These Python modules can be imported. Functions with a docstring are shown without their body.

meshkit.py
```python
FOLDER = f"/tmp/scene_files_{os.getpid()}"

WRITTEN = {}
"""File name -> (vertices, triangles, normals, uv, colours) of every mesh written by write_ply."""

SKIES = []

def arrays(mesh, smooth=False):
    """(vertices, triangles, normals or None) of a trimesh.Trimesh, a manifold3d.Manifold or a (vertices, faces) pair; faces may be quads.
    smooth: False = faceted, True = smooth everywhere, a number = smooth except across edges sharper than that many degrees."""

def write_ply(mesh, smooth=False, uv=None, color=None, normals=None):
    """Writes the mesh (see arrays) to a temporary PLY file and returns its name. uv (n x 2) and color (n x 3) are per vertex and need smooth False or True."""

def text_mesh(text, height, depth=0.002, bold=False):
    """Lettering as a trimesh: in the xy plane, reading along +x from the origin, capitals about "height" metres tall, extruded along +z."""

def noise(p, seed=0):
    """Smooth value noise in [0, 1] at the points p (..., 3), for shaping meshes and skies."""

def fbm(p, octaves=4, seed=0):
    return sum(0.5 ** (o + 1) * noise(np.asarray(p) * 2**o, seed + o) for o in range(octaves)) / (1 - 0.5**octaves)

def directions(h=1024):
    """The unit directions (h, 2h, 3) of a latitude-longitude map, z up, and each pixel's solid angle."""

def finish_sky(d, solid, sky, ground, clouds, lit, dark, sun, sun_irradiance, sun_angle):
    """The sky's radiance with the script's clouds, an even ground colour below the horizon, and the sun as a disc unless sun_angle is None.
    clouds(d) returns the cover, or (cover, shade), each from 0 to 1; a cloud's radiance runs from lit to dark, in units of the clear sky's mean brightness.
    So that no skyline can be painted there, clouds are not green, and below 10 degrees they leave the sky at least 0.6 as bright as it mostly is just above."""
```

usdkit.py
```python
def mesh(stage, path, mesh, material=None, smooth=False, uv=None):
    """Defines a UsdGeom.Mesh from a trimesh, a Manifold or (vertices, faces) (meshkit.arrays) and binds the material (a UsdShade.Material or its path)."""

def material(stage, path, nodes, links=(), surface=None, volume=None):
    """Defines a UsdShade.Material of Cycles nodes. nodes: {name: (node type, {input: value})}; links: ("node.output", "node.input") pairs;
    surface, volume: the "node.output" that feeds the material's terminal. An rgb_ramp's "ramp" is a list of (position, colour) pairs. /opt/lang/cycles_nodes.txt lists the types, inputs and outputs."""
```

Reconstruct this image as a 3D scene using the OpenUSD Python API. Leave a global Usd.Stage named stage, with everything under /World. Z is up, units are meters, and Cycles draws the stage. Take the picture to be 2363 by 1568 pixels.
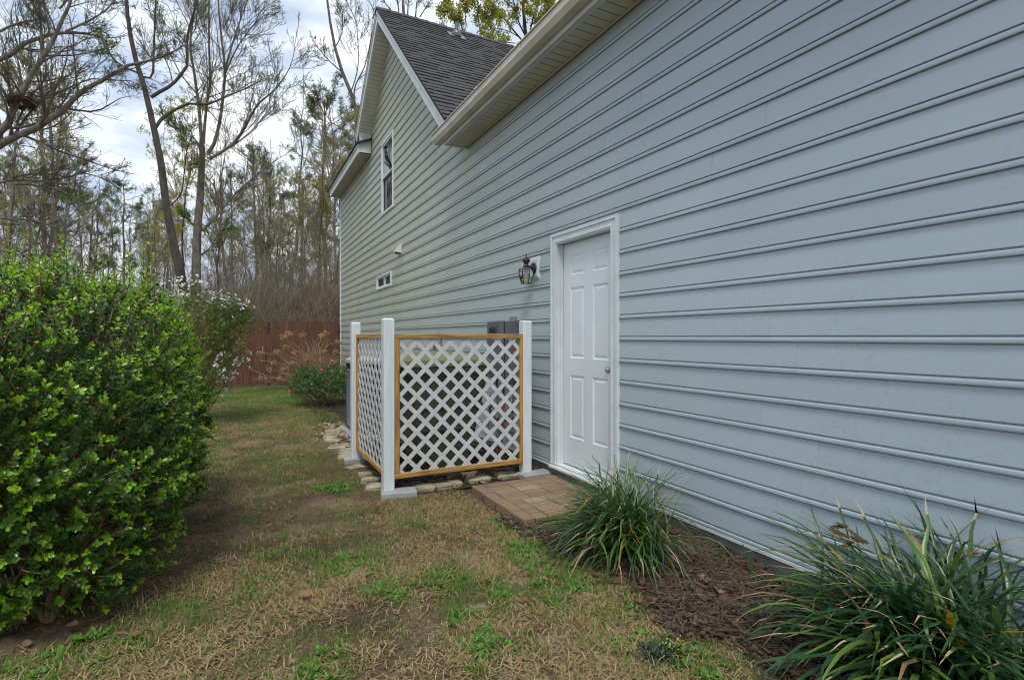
import math, random
import numpy as np, trimesh, usdkit, meshkit
import manifold3d as m3
from shapely.geometry import Polygon, box as sbox
from pxr import Usd, UsdGeom, UsdLux, UsdShade, Gf, Sdf, Vt

# ------------------------------------------------------------------ stage, camera, sky, sun
stage = Usd.Stage.CreateInMemory()
UsdGeom.SetStageUpAxis(stage, UsdGeom.Tokens.z)
UsdGeom.SetStageMetersPerUnit(stage, 1.0)
UsdGeom.Xform.Define(stage, '/World')
CAM = np.array([-2.58, 0.0, 1.30])
YAW = math.radians(27.34)
FPX, CX, HY = 1207.0, 1181.0, 777.0          # photograph measured on a 2362 px wide copy
cam = UsdGeom.Camera.Define(stage, '/World/camera')
cam.CreateHorizontalApertureAttr(36.0)
cam.CreateFocalLengthAttr(18.4)
cam.CreateVerticalApertureOffsetAttr(-0.107)
cam.CreateExposureAttr(0.80)
cam.AddTranslateOp().Set(tuple(CAM))
cam.AddRotateXYZOp().Set((90, 0, -math.degrees(YAW)))

SUN_EL, SUN_AZ = math.radians(58), math.radians(-155)   # azimuth = atan2(x, y): from the yard side, a little behind the camera
dome = UsdLux.DomeLight.Define(stage, '/World/sky')
sky_m = usdkit.material(stage, '/World/Looks/sky', {
    'tc': ('texture_coordinate', {}),
    'map': ('mapping', {'scale': (1.0, 1.0, 2.6)}),
    'sky': ('sky_texture', {'sky_type': 'single_scattering', 'sun_disc': False, 'sun_elevation': SUN_EL, 'sun_rotation': SUN_AZ}),
    'n1': ('noise_texture', {'scale': 2.6, 'detail': 6.0, 'roughness': 0.55, 'distortion': 0.4}),
    'n2': ('noise_texture', {'scale': 5.0, 'detail': 5.0, 'roughness': 0.55}),
    'r1': ('rgb_ramp', {'ramp': [(0.30, (0.45,) * 3), (0.46, (0.86,) * 3), (0.56, (1.0,) * 3)]}),
    'r2': ('rgb_ramp', {'ramp': [(0.34, (2.9, 3.7, 4.9)), (0.5, (4.9, 5.5, 6.3)), (0.62, (7.4, 7.7, 8.1))]}),
    'mx': ('mix_color', {}),
    'bw': ('rgb_to_bw', {}),
    'bg': ('background_shader', {'strength': 0.10})},
    [('tc.generated', 'map.vector'), ('map.vector', 'n1.vector'), ('map.vector', 'n2.vector'), ('n1.fac', 'r1.fac'), ('n2.fac', 'r2.fac'),
     ('r1.color', 'bw.color'), ('bw.val', 'mx.fac'), ('sky.color', 'mx.a'), ('r2.color', 'mx.b'), ('mx.result', 'bg.color')], surface='bg.background')
UsdShade.MaterialBindingAPI.Apply(dome.GetPrim()).Bind(sky_m)
dome.GetPrim().SetCustomDataByKey('kind', 'structure')
sun = UsdLux.DistantLight.Define(stage, '/World/sun')
sun.CreateNormalizeAttr(True); sun.CreateIntensityAttr(0.4); sun.CreateAngleAttr(18.0); sun.CreateColorAttr((1.0, 0.95, 0.87))
sun.AddRotateXYZOp().Set((90 - math.degrees(SUN_EL), 0, 180 - math.degrees(SUN_AZ)))

# ------------------------------------------------------------------ helpers
R0 = np.random.default_rng(7)
F_ = np.array([math.sin(YAW), math.cos(YAW)]); RT = np.array([math.cos(YAW), -math.sin(YAW)])
def ray(px, py):
    d2 = F_ + RT * ((px - CX) / FPX)
    return np.array([d2[0], d2[1], (HY - py) / FPX])
def atY(px, py, Y): d = ray(px, py); return CAM + d * (Y / d[1])
def atX(px, py, X): d = ray(px, py); return CAM + d * ((X - CAM[0]) / d[0])
def atZ(px, py, Z=0.0): d = ray(px, py); return CAM + d * ((Z - CAM[2]) / d[2])

used = {}
def path_of(name, parent):
    base = (str(parent.GetPath()) if parent is not None else '/World') + '/' + name
    k = used.get(base, 0); used[base] = k + 1
    return base if k == 0 else f'{base}_{k:03d}'
def tag(p, label=None, cat=None, group=None, kind=None):
    p = p.GetPrim() if hasattr(p, 'GetPrim') else p
    for k, v in (('label', label), ('category', cat), ('group', group), ('kind', kind)):
        if v: p.SetCustomDataByKey(k, v)
    return p
def thing(name, label, cat, loc=(0, 0, 0), rz=0.0, group=None, scale=None, rxyz=None):
    x = UsdGeom.Xform.Define(stage, path_of(name, None))
    x.AddTranslateOp().Set(tuple(map(float, loc)))
    if rxyz is not None: x.AddRotateXYZOp().Set(tuple(map(float, rxyz)))
    else: x.AddRotateZOp().Set(math.degrees(rz))
    s = (1, 1, 1) if scale is None else ((scale,) * 3 if np.ndim(scale) == 0 else scale)
    x.AddScaleOp().Set(tuple(map(float, s)))
    return tag(x, label, cat, group)
def dup(root, loc, rz, label, group=None, scale=None, rxyz=None):
    was = root.GetCustomData()
    name = root.GetName()
    if name[-4:-3] == '_' and name[-3:].isdigit(): name = name[:-4]
    r = thing(name, label, was['category'], loc, rz, group or was.get('group'), scale, rxyz)
    r.GetReferences().AddInternalReference(root.GetPath()); r.SetInstanceable(True)
    return r
def obj(name, mesh, mat, parent=None, smooth=False, kind=None, label=None):
    p = usdkit.mesh(stage, path_of(name, parent), mesh, mat, smooth).GetPrim()
    if kind: tag(p, kind=kind)
    if label: tag(p, label)
    return p
def scatter(name, protos, pos, rz, sc, which, parent=None, label=None, cat=None, tilt=None, kind='stuff'):
    p = path_of(name, parent)
    pi = UsdGeom.PointInstancer.Define(stage, p)
    rel = pi.CreatePrototypesRel()
    for i, (nm, mesh, mat, smooth) in enumerate(protos):
        q = usdkit.mesh(stage, f'{p}/protos/{nm}', mesh, mat, smooth)
        rel.AddTarget(q.GetPath())
    n = len(pos)
    pi.CreateProtoIndicesAttr(Vt.IntArray.FromNumpy(np.asarray(which, np.int32)))
    pi.CreatePositionsAttr(Vt.Vec3fArray.FromNumpy(np.asarray(pos, np.float32)))
    h = np.asarray(rz) / 2
    if tilt is None: q = np.stack([np.zeros(n), np.zeros(n), np.sin(h), np.cos(h)], 1)
    else:                                    # z-turn then a tilt about x
        t = np.asarray(tilt) / 2
        q = np.stack([np.sin(t) * np.cos(h), np.sin(t) * np.sin(h) * 1.0, np.cos(t) * np.sin(h), np.cos(t) * np.cos(h)], 1)
    pi.CreateOrientationsAttr(Vt.QuathArray([Gf.Quath(float(a[3]), float(a[0]), float(a[1]), float(a[2])) for a in q]))
    sc = np.asarray(sc, float); sc = np.repeat(sc[:, None], 3, 1) if sc.ndim == 1 else sc
    pi.CreateScalesAttr(Vt.Vec3fArray.FromNumpy(sc.astype(np.float32)))
    return tag(pi, label, cat, kind=kind)

class MB:
    """Collects pieces into one mesh."""
    def __init__(s): s.v, s.f, s.n = [], [], 0
    def add(s, v, f):
        v = np.asarray(v, float); f = np.asarray(f, int)
        if f.shape[1] == 4: f = np.vstack([f[:, [0, 1, 2]], f[:, [0, 2, 3]]])
        s.v.append(v); s.f.append(f + s.n); s.n += len(v); return s
    def mesh(s, m): v, f, _ = meshkit.arrays(m); return s.add(v, f)
    def box(s, lo, hi, c=0.0): return s.add(*cbox(lo, hi, c))
    def tri(s): return trimesh.Trimesh(np.vstack(s.v), np.vstack(s.f), process=False)

_sg = np.array([[x, y, z] for x in (-1, 1) for y in (-1, 1) for z in (-1, 1)], float)
def _cv(h, c):
    out = []
    for sgn in _sg:
        for k in range(3):
            p = sgn * (h - c); p[k] = sgn[k] * h[k]; out.append(p)
    return np.array(out)
_hull = trimesh.convex.convex_hull(trimesh.PointCloud(_cv(np.ones(3), np.full(3, .2))).vertices)
_tv = _cv(np.ones(3), np.full(3, .2)); _ix = np.array([np.argmin(np.linalg.norm(_tv - p, axis=1)) for p in _hull.vertices])
CF = _ix[_hull.faces]
BF = np.array([[0, 1, 3, 2], [4, 6, 7, 5], [0, 4, 5, 1], [2, 3, 7, 6], [0, 2, 6, 4], [1, 5, 7, 3]])
def cbox(lo, hi, c=0.0):
    lo, hi = np.minimum(lo, hi).astype(float), np.maximum(lo, hi).astype(float)
    m, h = (lo + hi) / 2, (hi - lo) / 2
    if c <= 0: return m + _sg * h, BF
    return m + _cv(h, np.full(3, min(c, h.min() * .6))), CF
def rot(v, deg, axis=2, at=(0, 0, 0)):
    a = math.radians(deg); c, s = math.cos(a), math.sin(a)
    i, j = [(1, 2), (2, 0), (0, 1)][axis]
    v = np.array(v, float) - at; o = v.copy()
    o[:, i] = c * v[:, i] - s * v[:, j]; o[:, j] = s * v[:, i] + c * v[:, j]
    return o + at
def tubes(P, R, k=5, cap=False):
    """P (m, n, 3) polylines, R (m, n) radii: all tubes as one (verts, faces)."""
    P = np.asarray(P, float); R = np.asarray(R, float)
    if P.ndim == 2: P, R = P[None], R[None]
    m, n, _ = P.shape
    T = np.gradient(P, axis=1); T /= np.linalg.norm(T, axis=2, keepdims=True) + 1e-12
    mt = T.mean(1); up = np.where(np.abs(mt[:, 2:3]) > .8, [[1., 0, 0]], [[0., 0, 1]])
    A = np.cross(T, up[:, None, :]); A /= np.linalg.norm(A, axis=2, keepdims=True) + 1e-12
    B = np.cross(T, A)
    a = np.arange(k) / k * 2 * math.pi
    V = P[:, :, None] + R[:, :, None, None] * (np.cos(a)[:, None] * A[:, :, None] + np.sin(a)[:, None] * B[:, :, None])
    i, j, l = np.meshgrid(np.arange(m), np.arange(n - 1), np.arange(k), indexing='ij')
    b = (i * n + j) * k; l2 = (l + 1) % k
    F = np.stack([b + l, b + l2, b + k + l2, b + k + l], -1).reshape(-1, 4)
    F = np.vstack([F[:, [0, 2, 1]], F[:, [0, 3, 2]]])
    V = V.reshape(-1, 3)
    if cap:
        c0 = len(V); V = np.vstack([V, P[:, 0], P[:, -1]])
        ii, ll = np.meshgrid(np.arange(m), np.arange(k), indexing='ij'); l2 = (ll + 1) % k
        f0 = np.stack([c0 + ii, ii * n * k + ll, ii * n * k + l2], -1).reshape(-1, 3)
        e = (ii * n + n - 1) * k
        f1 = np.stack([c0 + m + ii, e + l2, e + ll], -1).reshape(-1, 3)
        F = np.vstack([F, f0[:, [0, 2, 1]], f1[:, [0, 2, 1]]])
    return V, F
def smoothline(pts, n):
    pts = np.asarray(pts, float); d = np.r_[0, np.cumsum(np.linalg.norm(np.diff(pts, axis=0), axis=1))]
    from scipy.interpolate import PchipInterpolator
    return PchipInterpolator(d, pts)(np.linspace(0, d[-1], n))
def lathe(prof, k=24):
    return trimesh.creation.revolve(np.array(prof, float), sections=k)
def extr(poly, h, M=None):
    m = trimesh.creation.extrude_polygon(poly, h, engine='earcut')
    if M is not None: m.apply_transform(M)
    return m
# prism: polygon given in (y, z), extruded along x from x0 to x1
def prism_yz(poly, x0, x1):
    M = np.array([[0, 0, 1, x0], [1, 0, 0, 0], [0, 1, 0, 0], [0, 0, 0, 1.]])
    return extr(poly, x1 - x0, M)
def prism_xz(poly, y0, y1):
    M = np.array([[1, 0, 0, 0], [0, 0, -1, y1], [0, 1, 0, 0], [0, 0, 0, 1.]])
    return extr(poly, y1 - y0, M)
def man(m):
    v, f, _ = meshkit.arrays(m)
    t = trimesh.Trimesh(v, f, process=True); t.merge_vertices()
    if t.volume < 0: t.invert()
    return m3.Manifold(m3.Mesh(np.asarray(t.vertices, np.float32), np.asarray(t.faces, np.uint32)))
def hullpts(p): return trimesh.convex.convex_hull(np.asarray(p, float))

# ------------------------------------------------------------------ materials
L = '/World/Looks/'
def mat(name, c1, c2=None, scale=6.0, rough=0.7, bump=0.0, bscale=60.0, stretch=(1, 1, 1), rnd=0.0, island=False, metal=0.0, spec=0.5, coord='pos', detail=4.0, lo=.35, hi=.65, bdist=.01, transl=0.0):
    N = {'p': ('principled_bsdf', {'roughness': rough, 'metallic': metal, 'specular_ior_level': spec})}
    K = []
    c2 = c1 if c2 is None else c2
    if coord == 'pos': N['g'] = ('geometry', {}); src = 'g.position'
    else: N['tc'] = ('texture_coordinate', {}); src = 'tc.object'
    N['mp'] = ('mapping', {'scale': tuple(stretch)}); K.append((src, 'mp.vector'))
    N['n'] = ('noise_texture', {'scale': scale, 'detail': detail, 'roughness': .6}); K.append(('mp.vector', 'n.vector'))
    N['r'] = ('rgb_ramp', {'ramp': [(lo, c1), (hi, c2)]}); K.append(('n.fac', 'r.fac'))
    out = 'r.color'
    if rnd > 0:
        if island: N['gi'] = ('geometry', {}); rs = 'gi.random_per_island'
        else: N['oi'] = ('object_info', {}); rs = 'oi.random'
        N['mr'] = ('map_range', {'from_min': 0., 'from_max': 1., 'to_min': 1 - rnd, 'to_max': 1 + rnd}); K.append((rs, 'mr.value'))
        N['h'] = ('hsv', {}); K += [('mr.result', 'h.value'), (out, 'h.color')]; out = 'h.color'
    K.append((out, 'p.base_color'))
    if bump > 0:
        N['n2'] = ('noise_texture', {'scale': bscale, 'detail': 4.0}); N['b'] = ('bump', {'strength': bump, 'distance': bdist})
        K += [('mp.vector', 'n2.vector'), ('n2.fac', 'b.height'), ('b.normal', 'p.normal')]
    surf = 'p.BSDF'
    if transl > 0:
        N['t'] = ('translucent_bsdf', {}); N['mc'] = ('mix_closure', {'fac': transl})
        K += [(out, 't.color'), ('p.BSDF', 'mc.closure1'), ('t.BSDF', 'mc.closure2')]; surf = 'mc.closure'
    return usdkit.material(stage, L + name, N, K, surface=surf)
def leafmat(name, cols, rough=.4, transl=.3, spec=.5, obj_rnd=False):
    """cols: ramp over each leaf's random number."""
    n = len(cols)
    N = {'g': ('geometry', {}), 'oi': ('object_info', {}), 'r': ('rgb_ramp', {'ramp': [(i / max(n - 1, 1), c) for i, c in enumerate(cols)]}),
         'p': ('principled_bsdf', {'roughness': rough, 'specular_ior_level': spec}), 't': ('translucent_bsdf', {}), 'm': ('mix_closure', {'fac': transl})}
    K = [('oi.random' if obj_rnd else 'g.random_per_island', 'r.fac'), ('r.color', 'p.base_color'), ('r.color', 't.color'), ('p.BSDF', 'm.closure1'), ('t.BSDF', 'm.closure2')]
    return usdkit.material(stage, L + name, N, K, surface='m.closure')

# siding: pale grey vinyl; greenish mildew as blotches and streaks, stronger towards the far shaded end
def siding_material():
    N = {'g': ('geometry', {}), 's': ('separate_xyz', {}),
         'ms': ('mapping', {'scale': (1, 2.2, 1.0)}), 'mv': ('mapping', {'scale': (1, 7.0, .7)}), 'mg': ('mapping', {'scale': (1, 2.5, 60)}),
         'n1': ('noise_texture', {'scale': .9, 'detail': 5.0, 'roughness': .62}), 'n2': ('noise_texture', {'scale': 1.0, 'detail': 4.0, 'roughness': .6}), 'n3': ('noise_texture', {'scale': 5.0, 'detail': 3.0}),
         'n4': ('noise_texture', {'scale': 42.0, 'detail': 4.0, 'roughness': .7}), 'n5': ('noise_texture', {'scale': 1.1, 'detail': 3.0}), 'r5': ('map_range', {'from_min': .42, 'from_max': .62, 'to_min': .06, 'to_max': 1., 'clamp': True}), 'm5': ('math', {'math_type': 'multiply'}), 'nb': ('noise_texture', {'scale': .45, 'detail': 2.0}),
         'ry': ('map_range', {'from_min': 3.5, 'from_max': 10.0, 'to_min': 0.0, 'to_max': 1.0, 'clamp': True}),
         'rt': ('map_range', {'from_min': .33, 'from_max': .56, 'to_min': 0.08, 'to_max': 1., 'clamp': True}),
         'rs': ('map_range', {'from_min': .38, 'from_max': .7, 'to_min': .15, 'to_max': 1., 'clamp': True}),
         'zl': ('map_range', {'from_min': .9, 'from_max': 1.9, 'to_min': 0.15, 'to_max': 1., 'clamp': True}),
         'm1': ('math', {'math_type': 'multiply'}), 'm2': ('math', {'math_type': 'multiply'}), 'm3': ('math', {'math_type': 'multiply', 'value2': .82}), 'mz': ('math', {'math_type': 'multiply'}),
         'cb': ('rgb_ramp', {'ramp': [(.35, (.325, .402, .445)), (.65, (.365, .44, .475))]}),
         'warm': ('mix_color', {'b': (.40, .42, .385)}),
         'mil': ('mix_color', {'b': (.34, .365, .14)}),
         'rw': ('map_range', {'from_min': 2.2, 'from_max': 8.0, 'to_min': 0.0, 'to_max': .8, 'clamp': True}),
         'sp': ('rgb_ramp', {'ramp': [(.52, (0,) * 3), (.74, (.32,) * 3)]}), 'spm': ('rgb_to_bw', {}), 'dirt': ('mix_color', {'b': (.20, .205, .165)}),
         'b': ('bump', {'strength': .14, 'distance': .003}), 'p': ('principled_bsdf', {'roughness': .42, 'specular_ior_level': .4}),
         'oi': ('object_info', {}), 'mr': ('map_range', {'from_min': 0., 'from_max': 1., 'to_min': .965, 'to_max': 1.035}), 'h': ('hsv', {})}
    K = [('g.position', 's.vector'), ('g.position', 'ms.vector'), ('g.position', 'mv.vector'), ('g.position', 'mg.vector'), ('ms.vector', 'n1.vector'), ('mv.vector', 'n2.vector'), ('mg.vector', 'n3.vector'),
         ('g.position', 'n4.vector'), ('g.position', 'nb.vector'), ('s.y', 'ry.value'), ('s.y', 'rw.value'), ('s.z', 'zl.value'), ('n1.fac', 'rt.value'), ('n2.fac', 'rs.value'), ('ry.result', 'm1.value1'), ('rt.result', 'm1.value2'),
         ('m1.value', 'm2.value1'), ('rs.result', 'm2.value2'), ('m2.value', 'mz.value1'), ('zl.result', 'mz.value2'), ('mz.value', 'm3.value1'),
         ('nb.fac', 'cb.fac'), ('cb.color', 'warm.a'), ('rw.result', 'warm.fac'), ('warm.result', 'mil.a'), ('m3.value', 'mil.fac'),
         ('n4.fac', 'sp.fac'), ('sp.color', 'spm.color'), ('g.position', 'n5.vector'), ('n5.fac', 'r5.value'), ('spm.val', 'm5.value1'), ('r5.result', 'm5.value2'), ('m5.value', 'dirt.fac'), ('mil.result', 'dirt.a'), ('oi.random', 'mr.value'), ('mr.result', 'h.value'), ('dirt.result', 'h.color'),
         ('h.color', 'p.base_color'), ('n3.fac', 'b.height'), ('b.normal', 'p.normal')]
    return usdkit.material(stage, L + 'siding', N, K, surface='p.BSDF')
M = {}
M['siding'] = siding_material()
M['sheath'] = mat('sheathing', (.10, .09, .07), rough=.9)
M['white'] = mat('white_trim', (.60, .64, .655), (.53, .565, .575), 5, .45, .08, 80)
M['door'] = mat('door_paint', (.66, .70, .715), (.61, .65, .67), 3, .4, .05, 30)
M['rake'] = mat('rake_trim', (.58, .62, .61), (.49, .53, .51), 4, .5, .08, 60)
M['cream'] = mat('soffit_vinyl', (.54, .54, .46), (.47, .47, .39), 3, .5)
M['gutter'] = mat('gutter_vinyl', (.58, .56, .48), (.49, .47, .39), 4, .42, .05, 40)
M['concrete'] = mat('concrete', (.30, .29, .26), (.19, .18, .15), 5, .9, .4, 60)
M['pad'] = mat('concrete_pad', (.30, .315, .32), (.22, .23, .23), 9, .9, .4, 120)
M['post'] = mat('painted_post', (.60, .645, .67), (.51, .555, .58), 8, .5, .35, 26, (5, 5, .5), bdist=.004)
M['lattice'] = mat('lattice_plastic', (.50, .515, .52), (.42, .435, .44), 12, .45)
def wood(name, c1, c2, c3, stretch=(14, 14, 1.2)):
    N = {'tc': ('texture_coordinate', {}), 'mp': ('mapping', {'scale': stretch}), 'n': ('noise_texture', {'scale': 4.0, 'detail': 5.0, 'distortion': .6}),
         'n2': ('noise_texture', {'scale': 3.0, 'detail': 2.0}), 'r': ('rgb_ramp', {'ramp': [(.3, c1), (.5, c2), (.68, c3)]}), 'oi': ('object_info', {}),
         'mr': ('map_range', {'from_min': 0., 'from_max': 1., 'to_min': .78, 'to_max': 1.18}), 'h': ('hsv', {}), 'b': ('bump', {'strength': .3, 'distance': .004}), 'p': ('principled_bsdf', {'roughness': .65})}
    K = [('tc.object', 'mp.vector'), ('mp.vector', 'n.vector'), ('n.fac', 'r.fac'), ('oi.random', 'mr.value'), ('mr.result', 'h.value'), ('r.color', 'h.color'), ('h.color', 'p.base_color'), ('n.fac', 'b.height'), ('b.normal', 'p.normal')]
    return usdkit.material(stage, L + name, N, K, surface='p.BSDF')
M['rail_x'] = wood('rail_wood_across', (.20, .095, .02), (.36, .195, .05), (.46, .28, .09), (1.0, 16, 16))
M['rail_y'] = wood('rail_wood_along', (.20, .095, .02), (.36, .195, .05), (.46, .28, .09), (16, 1.0, 16))
M['rail_z'] = wood('rail_wood_upright', (.20, .095, .02), (.36, .195, .05), (.46, .28, .09), (16, 16, 1.0))
M['fence'] = wood('fence_wood', (.062, .022, .010), (.105, .040, .018), (.15, .064, .030), (12, 12, .8))
M['black'] = mat('black_metal', (.012, .014, .018), (.022, .024, .028), 30, .42, .1, 80)
M['rust'] = mat('rusty_black', (.016, .012, .011), (.05, .02, .014), 40, .6)
M['steel'] = mat('galvanised', (.42, .42, .41), (.32, .32, .31), 20, .4, metal=.8)
M['grey'] = mat('grey_enamel', (.115, .12, .13), (.10, .105, .115), 6, .35, metal=.2)
M['dgrey'] = mat('dark_seam', (.03, .03, .032), rough=.5)
M['ac'] = mat('unit_paint', (.045, .05, .055), (.06, .065, .07), 8, .5)
M['accap'] = mat('unit_cap', (.36, .35, .27), (.30, .29, .21), 8, .6)
M['yellow'] = mat('yellow_letters', (.55, .48, .06), rough=.5)
M['cart'] = mat('cart_plastic', (.06, .072, .045), (.085, .095, .062), 3, .55, .1, 120)
M['lid'] = mat('cart_lid_plastic', (.17, .18, .085), (.13, .14, .065), 4, .6, .1, 120)
M['redpipe'] = mat('red_pipe', (.35, .035, .02), rough=.5)
M['copper'] = mat('copper', (.30, .13, .06), (.2, .1, .05), 20, .4, metal=.6)
M['greypipe'] = mat('grey_pipe', (.28, .31, .34), (.2, .22, .24), 9, .5)
M['paver'] = mat('paver_brick', (.155, .100, .062), (.25, .172, .112), 90, .9, .5, 160, rnd=.14, bdist=.004)
M['paver2'] = mat('paver_brick_pale', (.34, .27, .19), (.25, .185, .12), 90, .9, .5, 160, rnd=.1, bdist=.004)
M['stone'] = mat('tan_stone', (.36, .315, .22), (.17, .145, .10), 7, .9, .6, 40, rnd=.15, bdist=.01)
M['pebble'] = mat('pebbles', (.46, .40, .29), (.40, .29, .14), 18, .6, rnd=.35, island=True)
M['rock'] = mat('grey_rock', (.26, .26, .25), (.17, .17, .16), 9, .9, .4, 40)
M['shingle'] = mat('roof_shingle', (.042, .042, .042), (.098, .096, .094), 55, .95, .6, 260, rnd=.28, island=True, bdist=.004)
M['mulch'] = mat('mulch_base', (.022, .015, .010), (.05, .034, .022), 30, .95, .8, 60, bdist=.02)
M['chip'] = mat('mulch_chip', (.036, .022, .014), (.10, .066, .042), 40, .9, .4, 120, rnd=.5, coord='pos')
M['bark'] = mat('bark_grey', (.075, .063, .047), (.19, .165, .125), 9, .95, .9, 30, (1, 1, .35), bdist=.03)
M['bark_dark'] = mat('bark_dark', (.035, .028, .022), (.085, .068, .052), 9, .95, .9, 30, (1, 1, .35), bdist=.03)
M['twig'] = mat('twig_grey', (.11, .092, .066), (.185, .16, .118), 3, .9)
M['twig_dark'] = mat('twig_dark', (.055, .046, .034), (.11, .092, .068), 3, .9)
M['twig_brown'] = mat('twig_brown', (.15, .115, .07), (.25, .20, .125), 1.5, .9, rnd=.25)
M['pinebark'] = mat('pine_bark', (.10, .066, .045), (.17, .115, .08), 6, .95, .8, 20, (1, 1, .4), bdist=.03)
M['needle'] = leafmat('pine_needles', [(.05, .115, .03), (.085, .165, .045), (.13, .21, .06)], .6, .2)
M['bud'] = leafmat('young_leaves', [(.15, .24, .015), (.22, .32, .025), (.30, .33, .035)], .5, .45)
M['bud_olive'] = leafmat('olive_buds', [(.30, .29, .05), (.40, .39, .08), (.30, .22, .06)], .6, .4)
M['maple'] = leafmat('yellow_green_leaves', [(.32, .33, .04), (.44, .42, .06), (.42, .28, .05)], .5, .5)
M['holly'] = leafmat('shrub_leaves', [(.04, .115, .010), (.075, .18, .012), (.12, .25, .015), (.025, .08, .01)], .28, .18, .6)
M['holly_new'] = leafmat('shrub_new_leaves', [(.22, .42, .014), (.33, .52, .02), (.45, .60, .035), (.17, .34, .02)], .32, .32, .55)
M['stem'] = mat('shrub_stem', (.20, .135, .065), (.12, .075, .035), 30, .85)
M['azalea'] = leafmat('azalea_leaves', [(.09, .14, .02), (.17, .23, .035), (.30, .30, .06)], .45, .25)
M['azalea2'] = leafmat('pink_azalea_leaves', [(.05, .13, .02), (.09, .22, .03), (.15, .30, .045)], .45, .25)
M['petal'] = leafmat('white_petals', [(.74, .74, .70), (.82, .82, .78)], .6, .35)
M['pink'] = leafmat('pink_petals', [(.55, .02, .09), (.65, .05, .14)], .5, .3)
M['dry'] = leafmat('dried_heads', [(.34, .23, .13), (.46, .33, .20), (.55, .42, .28)], .8, .25)
M['drystem'] = mat('dry_stems', (.36, .25, .14), (.24, .155, .085), 12, .85)
M['blade'] = leafmat('lily_blades', [(.022, .068, .025), (.036, .098, .029), (.062, .135, .027), (.12, .20, .03)], .35, .2, .55, True)
M['blade_y'] = leafmat('yellow_blades', [(.36, .19, .015), (.42, .27, .03)], .5, .3, .5, True)
M['blade_d'] = leafmat('dry_blades', [(.25, .16, .08), (.36, .27, .17)], .7, .2, .4, True)
M['tip'] = mat('blade_tip', (.36, .27, .18), rough=.8)
M['deadgrass'] = leafmat('dead_grass', [(.38, .285, .15), (.57, .44, .25), (.72, .59, .37), (.27, .19, .095)], .75, .25, .3)
M['thatch'] = leafmat('old_thatch', [(.15, .105, .06), (.27, .20, .118), (.38, .295, .18)], .85, .2, .3)
M['grass'] = leafmat('green_grass', [(.10, .20, .022), (.165, .27, .03), (.25, .33, .05)], .5, .35)
M['weed'] = leafmat('weed_leaves', [(.09, .23, .022), (.13, .30, .03), (.18, .36, .04)], .45, .35)
M['weed_d'] = leafmat('dark_weed_leaves', [(.02, .04, .018), (.035, .06, .02), (.05, .075, .02)], .5, .2)
M['fallen'] = leafmat('fallen_leaves', [(.13, .06, .03), (.22, .115, .055), (.28, .19, .12)], .75, .2, .3, True)
M['bronze'] = leafmat('bronze_leaf', [(.09, .06, .02), (.12, .10, .03)], .5, .25)
M['hosta'] = leafmat('sprout_leaf', [(.07, .24, .04)], .4, .35)
M['nest'] = mat('nest_twigs', (.05, .032, .02), (.09, .06, .04), 20, .95)
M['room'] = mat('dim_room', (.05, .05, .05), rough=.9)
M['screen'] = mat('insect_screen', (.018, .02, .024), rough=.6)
def glass(name, tint):
    return usdkit.material(stage, L + name, {'f': ('fresnel', {'IOR': 1.9}), 't': ('transparent_bsdf', {'color': tint}), 'g': ('glossy_bsdf', {'color': (.95, .97, 1), 'roughness': .01}), 'm': ('mix_closure', {})},
                           [('f.fac', 'm.fac'), ('t.BSDF', 'm.closure1'), ('g.BSDF', 'm.closure2')], surface='m.closure')
M['glass'] = glass('window_glass', (.75, .78, .8))
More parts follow.
